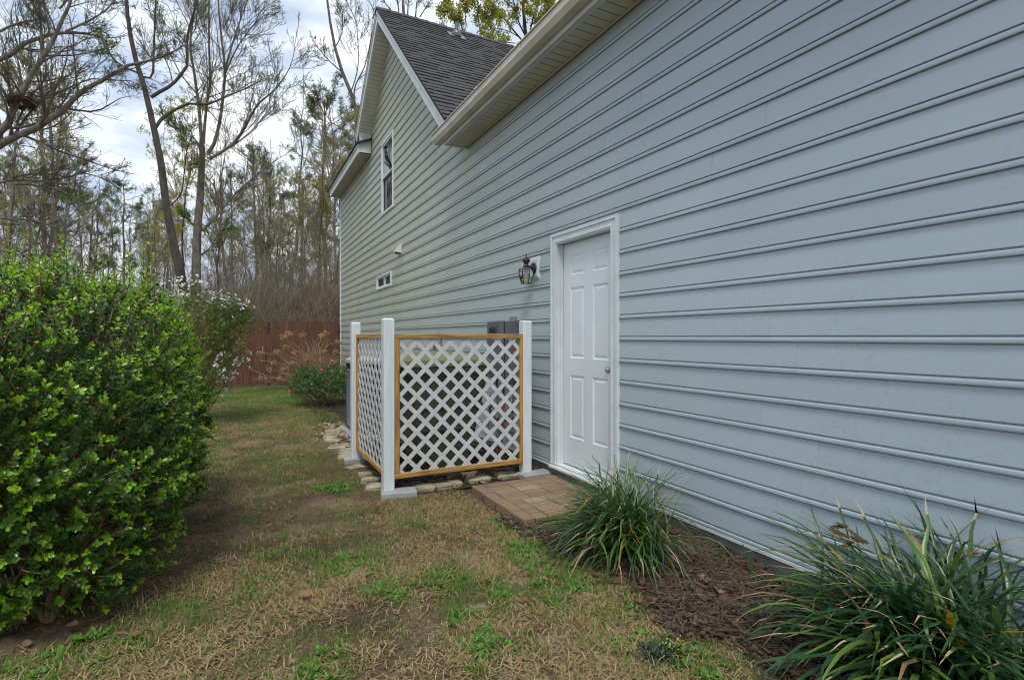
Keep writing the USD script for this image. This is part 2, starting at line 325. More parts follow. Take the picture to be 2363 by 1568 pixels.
M['lglass'] = glass('lantern_glass', (.86, .88, .8))
M['bulb'] = mat('candle_sleeve', (.40, .40, .31), rough=.4)

# ------------------------------------------------------------------ ground
def zg(x, y):
    x, y = np.asarray(x, float), np.asarray(y, float)
    p = np.stack([x * .9, y * .9, 0 * x], -1)
    far = np.clip((y - 5.5) / 11, 0, 1)
    near = np.exp(-((x + .5) / .7) ** 2)
    h = (meshkit.fbm(p, 3, 3) - .5) * .07 * (1 - near * .8) - .055 * far
    fine = (meshkit.fbm(np.stack([x * 9, y * 9, 0 * x], -1), 3, 5) - .5) * .022 * (1 - .5 * near)
    out = np.hypot(x + 2, y - 6)
    h = h - .04 * np.exp(-((x + .9) / .8) ** 2 - ((y - 3.6) / .9) ** 2)
    return h + fine * (out < 16) - np.clip(out - 25, 0, 60) * .006
gx = np.r_[[-320, -160, -80, -45, -30, -20, -14, -10, -7.5], np.arange(-6, .16, .055), [.4, 1, 3, 8, 16, 30, 60, 140, 320]]
gy = np.r_[[-320, -120, -50, -20, -8, -4, -2], np.arange(-.8, 16.6, .07), [17.5, 19, 22, 26, 32, 40, 52, 70, 100, 160, 320]]
X, Y = np.meshgrid(gx, gy, indexing='ij')
V = np.stack([X, Y, zg(X, Y)], -1).reshape(-1, 3)
ii, jj = np.meshgrid(np.arange(len(gx) - 1), np.arange(len(gy) - 1), indexing='ij'); b = ii * len(gy) + jj
GF = np.stack([b, b + len(gy), b + len(gy) + 1, b + 1], -1).reshape(-1, 4)
sand = [(atZ(1075, 1268), .17), (atZ(1275, 1478), .16), (atZ(1190, 1335), .16), (atZ(1095, 1400), .1), (atZ(1500, 1300), .0001)]
N = {'g': ('geometry', {}), 's': ('separate_xyz', {}), 'n1': ('noise_texture', {'scale': 1.7, 'detail': 5., 'roughness': .6}), 'n2': ('noise_texture', {'scale': 45., 'detail': 5., 'roughness': .7}), 'n3': ('noise_texture', {'scale': .55, 'detail': 4.}),
     'r1': ('rgb_ramp', {'ramp': [(.34, (.065, .046, .03)), (.5, (.14, .10, .062)), (.66, (.24, .185, .115))]}), 'r2': ('rgb_ramp', {'ramp': [(.3, (.45,) * 3), (.7, (1.35,) * 3)]}),
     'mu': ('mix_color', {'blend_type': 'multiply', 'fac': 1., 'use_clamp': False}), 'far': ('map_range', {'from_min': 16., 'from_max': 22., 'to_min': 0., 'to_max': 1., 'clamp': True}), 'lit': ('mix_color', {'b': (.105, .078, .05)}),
     'b': ('bump', {'strength': .8, 'distance': .02}), 'p': ('principled_bsdf', {'roughness': .95, 'specular_ior_level': .2})}
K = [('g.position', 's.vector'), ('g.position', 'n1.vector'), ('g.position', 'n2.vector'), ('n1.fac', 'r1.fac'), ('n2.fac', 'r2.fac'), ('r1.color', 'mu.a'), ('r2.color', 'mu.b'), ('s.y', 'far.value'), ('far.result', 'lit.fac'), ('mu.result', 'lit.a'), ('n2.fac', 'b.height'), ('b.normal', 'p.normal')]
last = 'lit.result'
for k, (c, r) in enumerate(sand[:4]):
    N[f'mp{k}'] = ('mapping', {'scale': (.62 / r, 1 / r, 0), 'location': (-c[0] * .62 / r, -c[1] / r, 0)})
    N[f'gr{k}'] = ('gradient_texture', {'gradient_type': 'spherical'})
    N[f'ml{k}'] = ('math', {'math_type': 'multiply'}); N[f'mr{k}'] = ('map_range', {'from_min': .22, 'from_max': .42, 'to_min': 0., 'to_max': .9, 'clamp': True})
    N[f'sx{k}'] = ('mix_color', {'b': (.30, .25, .17)})
    K += [('g.position', f'mp{k}.vector'), (f'mp{k}.vector', f'gr{k}.vector'), (f'gr{k}.fac', f'ml{k}.value1'), ('n2.fac', f'ml{k}.value2'), (f'ml{k}.value', f'mr{k}.value'), (f'mr{k}.result', f'sx{k}.fac'), (last, f'sx{k}.a')]
    last = f'sx{k}.result'
K.append((last, 'p.base_color'))
M['ground'] = usdkit.material(stage, L + 'ground', N, K, surface='p.BSDF')
tag(obj('ground', (V, GF), M['ground'], smooth=True), 'patchy brown winter lawn with bare soil beside the house', kind='structure')

# mulch bed along the house wall (and inside the lattice enclosure, and along the far wall)
def bed_edge(y): return -.78 - .10 * np.sin(y * 2.1) - .05 * np.sin(y * 7.3 + 1) + np.where(y < 1.6, .12, 0)
def sheet(xs0, xs1, ys, dz, nx=26):
    v = []
    for y in ys:
        a, b_ = xs0(y), xs1(y)
        for t in np.linspace(0, 1, nx):
            x = a + (b_ - a) * t
            e = min(t, 1 - t) * 8
            v.append([x, y, zg(x, y) + dz * min(1, e) - .012 * max(0, 1 - e * 2)])
    n = len(ys); i, j = np.meshgrid(np.arange(n - 1), np.arange(nx - 1), indexing='ij'); q = i * nx + j
    return np.array(v), np.stack([q, q + 1, q + nx + 1, q + nx], -1).reshape(-1, 4)
tag(obj('mulch_bed', sheet(lambda y: float(bed_edge(y)), lambda y: .06, np.arange(-1.5, 3.35, .06), .022), M['mulch'], smooth=True), 'dark bark mulch bed along the foot of the siding wall', kind='structure')
tag(obj('mulch_bed', sheet(lambda y: -1.46 if y < 5.6 else -1.25, lambda y: .06, np.arange(4.2, 15.8, .15), .02), M['mulch'], smooth=True), 'dark mulch inside the lattice enclosure and along the far wall', kind='structure')

# ------------------------------------------------------------------ the house
house = thing('house', 'grey vinyl sided house with steep shingled gable, white side door and tan gutter', 'house')
YA, ZA = 9.954, 7.512                        # ridge of the gable roof
YR, ZR = 6.20, 4.03                          # lower end of the right rake
YL, ZL = 12.42, 5.55                         # kink of the left rake
SR = (ZA - ZR) / (YA - YR); SL = (ZA - ZL) / (YL - YA)
Y0, Y1 = -3.0, 15.84
DR = .235                                    # drop from roof edge to rake soffit
wallpoly = Polygon([(Y0, .10), (Y1, .10), (Y1, 5.375), (11.80, 5.375), (11.80, ZA - SL * (11.80 - YA) - DR), (YA, ZA - DR), (6.29, ZA - SR * (YA - 6.29) - DR), (6.29, 3.745), (Y0, 3.745)])
DOOR = (3.225, 4.09, .10, 2.175)
WIN = (9.875, 10.765, 3.79, 5.22)
WIN2 = (10.02, 11.18, 2.305, 2.555)
holes = [sbox(a, c, b_, d) for a, b_, c, d in (DOOR, WIN, WIN2)]
wp = wallpoly
for h in holes: wp = wp.difference(h)
wall = obj('wall', prism_yz(wp, .002, .10), M['sheath'], house)
# siding boards: 6.5 inch beaded courses
EXP = .165
prof = [(-.0012, -.002), (.0155, -.001), (.0178, .0025), (.0186, .0070), (.0184, .0150), (.0168, .0200), (.0140, .0222), (.0012, .0228), (.0012, .0302), (.0130, .0312), (.0142, .035), (.0058, EXP - .0075), (.0014, EXP - .0068), (.0012, EXP + .004), (-.0012, EXP + .004)]
cs_dirs = []
clip = man(prism_yz(wallpoly, -.2, .2))
cut = m3.Manifold()
for (a, b_, c, d) in (DOOR, WIN, WIN2):
    cut = cut + man(trimesh.creation.box([.4, b_ - a, d - c], trimesh.transformations.translation_matrix([0, (a + b_) / 2, (c + d) / 2])))
k = 0; z = .121
rng = np.random.default_rng(11)
xpoly = np.array([(-o, zz) for o, zz in prof])
while z < 7.3:
    top = z + EXP
    sl = wallpoly.intersection(sbox(Y0, z, Y1, top))
    if sl.is_empty: break
    ya, _, yb, _ = sl.bounds
    y = ya - .01; first = True; flip = 0
    while y < yb - .001:
        ln = 3.66 if not first else rng.uniform(.9, 3.6)
        first = False
        e = min(y + ln, yb + .01)
        if yb - e < .35: e = yb + .01
        off = .0 if flip else .0013
        flip = 1 - flip
        pm = man(prism_xz(Polygon(xpoly + [-off, z]), y, e - .0006)) ^ clip
        bb = pm.bounding_box() if not pm.is_empty() else None
        if bb is not None and any(bb[1] < h.bounds[2] and bb[4] > h.bounds[0] and bb[2] < h.bounds[3] and bb[5] > h.bounds[1] for h in holes): pm = pm - cut
        for pc_ in (pm.decompose() if not pm.is_empty() else []):
            if pc_.volume() > 1e-6: obj('siding_board', pc_, M['siding'], wall, smooth=28)
        y = e
    z += EXP; k += 1
obj('starter_trim', MB().box((-.019, Y0, .098), (-.001, DOOR[0] - .06, .1185), .002).box((-.019, DOOR[1] + .075, .098), (-.001, Y1, .1185), .002).tri(), M['white'], house)
obj('foundation', MB().box((.012, Y0, -.4), (.12, Y1, .10)).tri(), M['concrete'], house)
obj('corner_trim', MB().box((-.030, Y1 - .004, .09), (.09, Y1 + .030, 5.375), .004).box((-.030, Y1 - .075, .09), (-.004, Y1 - .005, 5.375), .004).tri(), M['white'], house)
# shell so that the rooms behind the windows are dark
shell = MB().box((.1, Y1 - .1, -.3), (9, Y1 - .006, 5.6)).box((.1, Y0, -.3), (9, Y0 + .1, 4.2)).box((.11, Y0 + .12, .02), (8.9, Y1 - .12, .06)).mesh(prism_yz(wallpoly, 9, 9.1))
obj('outer_wall', shell.tri(), M['sheath'], house)
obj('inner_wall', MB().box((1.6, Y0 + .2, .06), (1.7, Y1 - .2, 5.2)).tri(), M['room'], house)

# --- roofs
def slab(p, n, t):
    """p: polygon corners (k, 3) of the top face, n: unit normal, t: thickness"""
    p = np.asarray(p, float); k = len(p)
    v = np.vstack([p, p - np.asarray(n) * t])
    f = [[0, i, i + 1] for i in range(1, k - 1)] + [[k, k + i + 1, k + i] for i in range(1, k - 1)]
    for i in range(k): j = (i + 1) % k; f += [[i, k + i, k + j], [i, k + j, j]]
    m = trimesh.Trimesh(v, f, process=False); m.fix_normals(); return m
XO = -.318                                   # outer edge of the rakes
nr = np.array([0, -SR, 1]) / math.hypot(SR, 1); nl = np.array([0, SL, 1]) / math.hypot(SL, 1)
zr = lambda y: ZA - SR * (YA - y)
zl_ = lambda y: ZA - SL * (y - YA)
rf = MB().mesh(slab([(XO, YA, ZA), (9.3, YA, ZA), (9.3, YR, ZR), (XO, YR, ZR)], nr, .035)).mesh(slab([(XO, YA, ZA), (9.3, YA, ZA), (9.3, YL, ZL), (XO, YL, ZL)], nl, .035))
ne = np.array([-.4, 0, 1]) / math.hypot(.4, 1)
rf.mesh(slab([(-.345, 11.70, 5.565), (5.2, 11.70, 5.565 + .4 * 5.545), (5.2, 16.2, 5.565 + .4 * 5.545), (-.345, 16.2, 5.565)], ne, .03))
rf.mesh(slab([(-.36, -3.3, 3.86), (5.0, -3.3, 3.86 + .42 * 5.36), (5.0, 6.27, 3.86 + .42 * 5.36), (-.36, 6.27, 3.86)], np.array([-.42, 0, 1]) / math.hypot(.42, 1), .03))
rf.mesh(slab([(5.0, -3.3, 3.86 + .42 * 5.36), (9.3, -3.3, 4.3), (9.3, 6.27, 4.3), (5.0, 6.27, 3.86 + .42 * 5.36)], np.array([.42, 0, 1]) / math.hypot(.42, 1), .03))
roof = obj('roof', rf.tri(), M['shingle'], house)
dn = np.array([0, -1, -SR]) / math.hypot(SR, 1)
SLOPE = math.hypot(YA - YR, ZA - ZR)
rng = np.random.default_rng(5)
ncourse = 36; ex = SLOPE / ncourse
for i in range(ncourse):
    s0, s1 = i * ex, (i + 1) * ex + .012
    x = XO - .012 - rng.uniform(0, .9)
    xend = 3.4 if i > 6 else 3.9
    xend -= max(0, i - 10) * .085
    while x < xend:
        a, e = max(x, XO - .012), x + 1.0
        m = MB()
        cuts = [a]
        t = x
        while t < e - .1:
            t += rng.uniform(.11, .24)
            if t > a + .05 and t < e - .05: cuts.append(t)
        cuts.append(e - .003)
        for q in range(len(cuts) - 1):
            u0, u1 = cuts[q] + .0015, cuts[q + 1] - .0015
            hi = .021 if rng.random() < .55 else .013
            drop = rng.uniform(-.003, .004)
            P = []
            for (uu, ss, hh) in ((u0, s0, .002), (u1, s0, .002), (u1, s1 + drop, hi), (u0, s1 + drop, hi), (u0, s0, .0002), (u1, s0, .0002), (u1, s1 + drop, .0002), (u0, s1 + drop, .0002)):
                P.append(np.array([uu, YA, ZA]) + dn * ss + nr * hh)
            m.add(P, [[0, 3, 2, 1], [3, 7, 6, 2], [0, 4, 7, 3], [1, 2, 6, 5]])
        if e > a + .05: obj('shingle', m.tri(), M['shingle'], roof)
        x = e
# ridge cap pieces
for i in range(20):
    xa = XO - .01 + i * .19
    m = MB()
    for sgn, n_, d_ in ((1, nr, dn), (-1, nl, np.array([0, 1, -SL]) / math.hypot(SL, 1))):
        P = [np.array([xx, YA, ZA]) + d_ * ss + n_ * hh for xx, ss, hh in ((xa, 0, .02), (xa + .25, 0, .034), (xa + .25, .15, .03), (xa, .15, .016))]
        Q = [p - n_ * .012 for p in P]
        m.add(P + Q, [[0, 1, 2, 3], [4, 7, 6, 5], [3, 2, 6, 7], [1, 5, 6, 2], [0, 3, 7, 4]])
    obj('ridge_cap', m.tri(), M['shingle'], roof)
# plumbing vent near the ridge
d = ray(1053, 86); t = np.dot(np.array([0, YA, ZA]) - CAM, nr) / np.dot(d, nr); vp = CAM + d * t
vt = obj('roof_vent', lathe([(.0, -.02), (.095, -.02), (.105, .03), (.095, .075), (.066, .105), (.04, .12), (.036, .27), (.024, .27), (.0, .26)], 20).apply_translation(vp), M['grey'], roof, smooth=40)
v, f = cbox((-.17, -.12, -.004), (.17, .16, .004)); v = rot(v, math.degrees(math.atan(SR)), 0) + vp + nr * .022
obj('flashing', (v, f), M['grey'], vt)

# --- rake boards, returns, soffits
rk = MB()
def rake_seg(ya, za, yb, zb, top, bot, x0, x1):
    P = [(y_, z_) for y_, z_ in ((ya, za - top), (yb, zb - top), (yb, zb - bot), (ya, za - bot))]
    return prism_yz(Polygon(P), x0, x1)
obj('rake_board', rake_seg(YR + .05, zr(YR + .05), YA, ZA, .045, .26, -.300, -.272), M['rake'], house)
obj('rake_board', rake_seg(YR - .02, zr(YR - .02), YA, ZA, .037, .10, -.314, -.3005), M['rake'], house)
obj('rake_board', rake_seg(YA, ZA, 12.0, zl_(12.0), .045, .26, -.300, -.272), M['rake'], house)
obj('rake_board', rake_seg(YA, ZA, YL, ZL, .037, .10, -.314, -.3005), M['rake'], house)
# left rake soffit in tongue and groove panels
def soffit_strip(p0, p1, wx0, wx1, nrm, n, groove=3, mt='cream', name='soffit_panel'):
    p0, p1 = np.asarray(p0, float), np.asarray(p1, float); d = (p1 - p0); Lg = np.linalg.norm(d); d /= Lg
    pw = Lg / n
    for i in range(n):
        m = MB()
        for g in range(groove):
            a = i * pw + g * pw / groove + .003; b2 = i * pw + (g + 1) * pw / groove - .003
            P = []
            for h, ins in ((0, .0), (.008, .006)):
                for xx, ss in ((wx0, a + ins), (wx1, a + ins), (wx1, b2 - ins), (wx0, b2 - ins)):
                    q = p0 + d * ss - np.asarray(nrm) * (.012 - h) * -1
                    P.append([xx, q[1], q[2]])
            P = np.array(P)
            m.add(P, [[0, 1, 2, 3], [4, 7, 6, 5], [0, 4, 5, 1], [2, 6, 7, 3], [1, 5, 6, 2], [0, 3, 7, 4]])
        t_ = m.tri(); t_.fix_normals(); obj(name, t_, M[mt], house)
soffit_strip((0, YA, ZA - .245), (0, 11.78, zl_(11.78) - .245), -.272, -.0, -nl, 9)
soffit_strip((0, YA, ZA - .245), (0, 6.3, zr(6.3) - .245), -.272, -.0, -nr, 16)
sb = MB().mesh(rake_seg(YA, ZA, 11.9, zl_(11.9), .20, .215, -.272, .0)).mesh(rake_seg(YR + .1, zr(YR + .1), YA, ZA, .20, .215, -.272, .0))
obj('soffit_backing', sb.tri(), M['sheath'], house)
# left eave: boxed return, fascia and soffit
obj('eave_return', MB().box((-.272, 11.776, 5.37), (-.022, 11.80, 5.83), .002).tri(), M['rake'], house)
obj('fascia', MB().box((-.300, 11.765, 5.345), (-.272, 15.88, 5.535), .003).box((-.314, 11.765, 5.48), (-.3005, 15.90, 5.545), .002).box((-.2715, 15.86, 5.345), (.2, 15.885, 5.535), .003).tri(), M['rake'], house)
soffit_strip((0, 11.82, 5.365), (0, 15.84, 5.365), -.270, -.0, (0, 0, -1), 14)
obj('soffit_backing', MB().box((-.27, 11.81, 5.385), (0, 15.84, 5.40)).tri(), M['sheath'], house)
# main eave
obj('fascia', MB().box((-.300, Y0, 3.725), (-.275, 6.29, 3.875), .003).box((-.275, 6.268, 3.725), (-.022, 6.29, 3.86), .003).box((-.2745, Y0, 3.722), (-.245, 6.267, 3.742), .002).box((-.2445, 6.235, 3.722), (-.03, 6.2675, 3.742), .002).tri(), M['rake'], house)
soffit_strip((0, -3, 3.745), (0, 6.23, 3.745), -.246, -.018, (0, 0, -1), 32, groove=3)
obj('soffit_backing', MB().box((-.27, Y0, 3.768), (0, 6.25, 3.78)).tri(), M['sheath'], house)
obj('soffit_channel', MB().box((-.034, Y0, 3.715), (-.0225, 6.235, 3.742), .003).tri(), M['cream'], house)
# gutter with its joint brackets
GP = [(-.302, .0), (-.375, .0), (-.412, .035), (-.412, .098), (-.425, .098), (-.425, .107), (-.404, .107), (-.404, .038), (-.372, .008), (-.307, .008), (-.307, .107), (-.302, .107)]
gut = obj('gutter', prism_xz(Polygon([(x, 3.768 + zz) for x, zz in GP]), Y0, 6.42), M['gutter'], house, smooth=25)
obj('end_cap', prism_xz(Polygon([(-.3015, 3.764), (-.377, 3.764), (-.417, 3.80), (-.417, 3.866), (-.43, 3.868), (-.43, 3.879), (-.3015, 3.879)]), 6.4205, 6.432), M['gutter'], gut)
for yb in (6.01, 4.99, 4.056, 3.1, 2.1, 1.1, .1):
    outer = Polygon([(-.3025, 3.763), (-.377, 3.763), (-.417, 3.801), (-.417, 3.864), (-.430, 3.864), (-.430, 3.880), (-.40, 3.880), (-.3025, 3.880)])
    inner = Polygon([(-.20, 3.7675), (-.3752, 3.7675), (-.4125, 3.8025), (-.4125, 3.8655), (-.4255, 3.8655), (-.4255, 3.8755), (-.2, 3.8755)])
    obj('bracket', prism_xz(outer.difference(inner), yb - .022, yb + .022), M['gutter'], gut)

# --- windows
def window(name, y0, y1, z0, z1, fw, split):
    fr = MB()
    xo, xi = -.034, .06
    for (a, b_, c, d) in ((y0, y1, z1 - fw, z1), (y0, y1, z0, z0 + fw), (y0, y0 + fw, z0 + fw, z1 - fw), (y1 - fw, y1, z0 + fw, z1 - fw)):
        fr.box((xo, a, c), (xi, b_, d), .004)
    w = obj(name, fr.tri(), M['white'], house)
    a, b_, c, d = y0 + fw + .001, y1 - fw - .001, z0 + fw + .001, z1 - fw - .001
    if split == 'h':
        mz = (c + d) / 2
        up = MB(); s = .035
        for q in ((a, b_, d - s, d), (a, b_, mz, mz + s), (a, a + s, mz + s, d - s), (b_ - s, b_, mz + s, d - s)): up.box((-.018, q[0], q[2]), (.008, q[1], q[3]), .003)
        obj('sash', up.tri(), M['white'], w); obj('pane', MB().box((-.006, a + s, mz + s), (-.002, b_ - s, d - s)).tri(), M['glass'], w)
        lo = MB()
        for q in ((a, b_, mz - s, mz - .001), (a, b_, c, c + s), (a, a + s, c + s, mz - s), (b_ - s, b_, c + s, mz - s)): lo.box((.010, q[0], q[2]), (.036, q[1], q[3]), .003)
        obj('sash', lo.tri(), M['dgrey'], w); obj('pane', MB().box((.022, a + s, c + s), (.026, b_ - s, mz - s)).tri(), M['glass'], w)
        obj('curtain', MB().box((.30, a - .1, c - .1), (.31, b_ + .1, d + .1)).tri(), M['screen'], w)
    else:
        my = (a + b_) / 2; s = .025
        for (p, q, x0) in ((a, my + s / 2, .004), (my - s / 2 + .013, b_, -.016)):
            ss = MB()
            for r in ((p, q, d - s, d), (p, q, c, c + s), (p, p + s, c + s, d - s), (q - s, q, c + s, d - s)): ss.box((x0, r[0], r[2]), (x0 + .018, r[1], r[3]), .002)
            sh = obj('sash', ss.tri(), M['white'], w); obj('pane', MB().box((x0 + .006, p + s, c + s), (x0 + .010, q - s, d - s)).tri(), M['glass'], w)
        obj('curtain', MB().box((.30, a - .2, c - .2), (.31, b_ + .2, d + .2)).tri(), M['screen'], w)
    return w
window('window', WIN[0] - .018, WIN[1] + .018, WIN[2] - .018, WIN[3] + .018, .05, 'h')
window('window', WIN2[0] - .018, WIN2[1] + .018, WIN2[2] - .018, WIN2[3] + .018, .038, 'v')

# --- side door
fr = MB()
def casing(poly, y0, y1): pass
cy0, cy1, cz = 3.175, 4.152, 2.24
for (xa, ya, yb) in ((-.037, 0, .028), (-.028, .028, .066), (-.036, .066, .086)):      # stepped brick mould
    fr.box((xa, cy0 + ya, .13), (.02, cy0 + yb, cz - ya), .003); fr.box((xa, cy1 - yb, .13), (.02, cy1 - ya, cz - ya), .003)
    fr.box((xa, cy0 + yb + .0006, cz - yb), (.02, cy1 - yb - .0006, cz - ya), .003)
fr.box((-.0275, 3.2615, .13), (.095, 3.2695, 2.1505)); fr.box((-.0275, 4.0505, .13), (.095, 4.0655, 2.1505)); fr.box((-.0275, 3.27, 2.143), (.095, 4.05, 2.1535))
fr.box((.016, 4.040, .13), (.040, 4.050, 2.142), .002)
obj('door_frame', fr.tri(), M['white'], house)
obj('threshold', MB().box((-.06, 3.18, .100), (.08, 4.147, .124), .004).box((-.02, 3.26, .1245), (.08, 4.05, .142), .004).tri(), M['white'], house)
slabm = man(trimesh.creation.box([.045, .776, 1.985], trimesh.transformations.translation_matrix([.0655, 3.658, 1.1455])))
def frust(y0, y1, z0, z1, i, xa, xb):
    return man(hullpts([(xa, y, zz) for y in (y0, y1) for zz in (z0, z1)] + [(xb, y, zz) for y in (y0 + i, y1 - i) for zz in (z0 + i, z1 - i)]))
for (ya, yb) in ((3.715, 3.938), (3.382, 3.600)):
    for (za, zb) in ((1.85, 2.035), (1.11, 1.745), (.40, .965)):
        slabm = slabm - frust(ya, yb, za, zb, .016, .041, .0545)
        slabm = slabm + frust(ya + .018, yb - .018, za + .018, zb - .018, .022, .058, .0455)
door = obj('door', slabm, M['door'], house, smooth=20)
kn = lathe([(0, 0), (.028, 0), (.028, .006), (.017, .010), (.010, .022), (.0, .024)], 20)
kn.apply_transform(trimesh.transformations.rotation_matrix(-math.pi / 2, [0, 1, 0])); kn.apply_translation([.0425, 3.388, 1.035])
obj('lock', kn, M['steel'], door, smooth=40)
obj('keyhole', MB().box((.0165, 3.3855, 1.027), (.0195, 3.3905, 1.043)).tri(), M['black'], door)

# ------------------------------------------------------------------ things fixed to the wall
la = thing('wall_lantern', 'black coach lantern with curved glass on a white block left of the door', 'lantern', (-.113, 4.47, 1.96))
bl = MB()
for (i, (dy, dz, xx)) in enumerate(((.095, .112, .098), (.083, .100, .090), (.072, .088, .083))): bl.box((xx, -dy, .015 - dz), (.112, dy, .015 + dz), .004)
obj('mounting_block', bl.tri(), M['white'], la)
cn = lathe([(0, .036), (.018, .034), (.030, .022), (.052, .014), (.058, .004), (.058, 0), (0, 0)], 28); cn.apply_transform(trimesh.transformations.rotation_matrix(-math.pi / 2, [0, 1, 0])); cn.apply_translation([.083, 0, .012])
obj('canopy', cn, M['black'], la, smooth=40)
arm = smoothline([(.06, 0, .012), (.045, 0, .02), (.02, 0, .026), (0, 0, .03)], 10)
obj('arm', trimesh.Trimesh(*tubes(arm, np.linspace(.016, .011, 10), 10, True), process=False), M['black'], la, smooth=True)
cg = MB()
ps = []
for k in range(6):
    a = k * math.pi / 3 + .52
    zz = np.linspace(0, -.137, 9); rr = .070 + .004 * np.sin(np.linspace(0, 1, 9) * math.pi) - .024 * np.linspace(0, 1, 9) ** 1.8
    P = np.stack([rr * math.cos(a), rr * math.sin(a), zz], 1); ps.append(P)
    cg.add(*tubes(P, np.full(9, .0042), 6, True))
    cg.add(*tubes(np.array([P[-1], P[-1] + [0, 0, -.009]]), np.array([.005, .003]), 6, True))
for k in range(6):
    A, B = ps[k], ps[(k + 1) % 6]
    for q in (0, 8): cg.add(*tubes(np.array([A[q], B[q]]), np.full(2, .0035), 6, True))
    cg.add(*tubes(np.array([A[0], [.02 * A[0][0] / .07, .02 * A[0][1] / .07, .012]]), np.full(2, .0035), 6, True))
obj('cage', cg.tri(), M['black'], la, smooth=50)
for k in range(6):
    A, B = ps[k], ps[(k + 1) % 6]; v = np.vstack([A, B]) * [.985, .985, 1]
    obj('pane', (v, [[i, i + 9, i + 10, i + 1] for i in range(8)]), M['lglass'], la)
obj('cap', lathe([(0, -.008), (.048, -.008), (.05, .002), (.031, .006), (.031, .032), (.024, .036), (.02, .046), (0, .046)], 24), M['black'], la, smooth=35)
obj('finial', lathe([(0, .0465), (.020, .0465), (.022, .055), (.036, .080), (.037, .086), (.026, .104), (.012, .112), (.007, .118), (.005, .126), (.008, .131), (.007, .139), (.002, .150), (0, .151)], 24), M['rust'], la, smooth=35)
obj('candle_sleeve', lathe([(0, -.125), (.021, -.125), (.023, -.06), (.021, -.012), (0, -.010)], 16), M['bulb'], la, smooth=40)

vh = thing('dryer_vent', 'small cream hooded vent high on the siding above the slider window', 'vent hood', atX(923, 575, -.02))
hd = MB().mesh(hullpts([(0, -.085, .08), (0, .085, .08), (0, -.085, -.075), (0, .085, -.075), (-.11, -.075, -.06), (-.11, .075, -.06), (-.11, -.075, -.045), (-.11, .075, -.045)]))
obj('hood', hd.tri(), M['gutter'], vh)
obj('flange', MB().box((-.002, -.1, -.095), (.006, .1, .1), .002).tri(), M['gutter'], vh)
obj('flap', MB().box((-.09, -.065, -.082), (-.02, .065, -.0765), .001).tri(), M['screen'], vh)

hw = thing('water_heater', 'dark grey tankless water heater cabinet on the wall behind the lattice', 'water heater', (0, 4.75, .87))
bx = MB().box((-.25, 0, 0), (-.205, .345, .598), .012); obj('front_cover', bx.tri(), M['grey'], hw)
obj('cabinet', MB().box((-.2, .004, .004), (-.03, .341, .594), .006).tri(), M['grey'], hw); obj('seam', MB().box((-.2045, .008, .01), (-.2005, .337, .588)).tri(), M['dgrey'], hw)
vent = MB()
for i in range(4): vent.box((-.262, .12, .478 + i * .014), (-.2505, .25, .485 + i * .014), .002)
vent.box((-.2605, .105, .468), (-.2503, .119, .535), .003).box((-.2605, .251, .468), (-.2503, .265, .535), .003)
obj('exhaust_grille', vent.tri(), M['dgrey'], hw); obj('exhaust_hole', MB().box((-.2508, .12, .472), (-.2501, .25, .531)).tri(), M['black'], hw)
obj('wall_bracket', MB().box((-.028, .10, .5985), (-.022, .25, .645), .002).box((-.028, .12, -.04), (-.022, .23, -.001), .002).tri(), M['steel'], hw)
lab = MB()
for i, (a, b_, c) in enumerate(((.05, .11, .40), (.055, .10, .385), (.06, .13, .33), (.05, .10, .30))): lab.box((-.19 + a, .0022, c), (-.19 + b_, .0036, c + .008))
obj('warning_label', lab.tri(), M['redpipe'], hw)
pw = thing('pipework', 'red, grey and copper pipes running down the wall below the water heater', 'pipes', (0, 4.75, 0))
def pipe(name, pts, r, m, n=18): return obj(name, trimesh.Trimesh(*tubes(smoothline(pts, n), np.full(n, r), 10, True), process=False), M[m], pw, smooth=True)
pipe('red_pipe', [(-.14, .16, .868), (-.14, .16, .6), (-.145, .165, .4), (-.15, .19, .22), (-.16, .22, .02)], .012, 'redpipe')
pipe('grey_pipe', [(-.10, .07, .868), (-.10, .07, .6), (-.10, .07, .42)], .017, 'greypipe')
pipe('grey_pipe', [(-.17, .26, .868), (-.17, .26, .6), (-.17, .26, .36)], .016, 'greypipe')
pipe('brass_valve', [(-.10, .07, .56), (-.10, .07, .50)], .028, 'copper', 4)
pipe('brass_valve', [(-.10, .07, .46), (-.10, .07, .36)], .021, 'copper', 4)
pipe('brass_valve', [(-.17, .26, .44), (-.17, .26, .39)], .026, 'copper', 4)
pipe('gas_pipe', [(-.07, .28, .40), (-.07, .5, .40), (-.07, .62, .42), (-.07, .66, .50), (-.02, .66, .52)], .016, 'black')
pipe('gas_pipe', [(-.12, .24, .34), (-.10, .40, .35), (-.06, .55, .30), (-.06, .6, .16)], .013, 'greypipe')
pipe('drain_hose', [(-.13, .55, .40), (-.14, .57, .30), (-.13, .60, .18), (-.16, .62, .06)], .02, 'greypipe')
db = thing('disconnect_box', 'small grey electrical box on the siding above the cart lid', 'electrical box', atX(1014, 797, -.02))
obj('box_body', MB().box((-.075, -.06, -.115), (0, .06, .11), .006).tri(), M['greypipe'], db); obj('box_cover', MB().box((-.083, -.063, -.06), (-.0755, .063, .118), .004).tri(), M['grey'], db)
obj('conduit', trimesh.Trimesh(*tubes(np.array([(-.035, 0, .111), (-.035, 0, .16), (-.02, 0, .2)]), np.full(3, .012), 8, True), process=False), M['greypipe'], db, smooth=True)

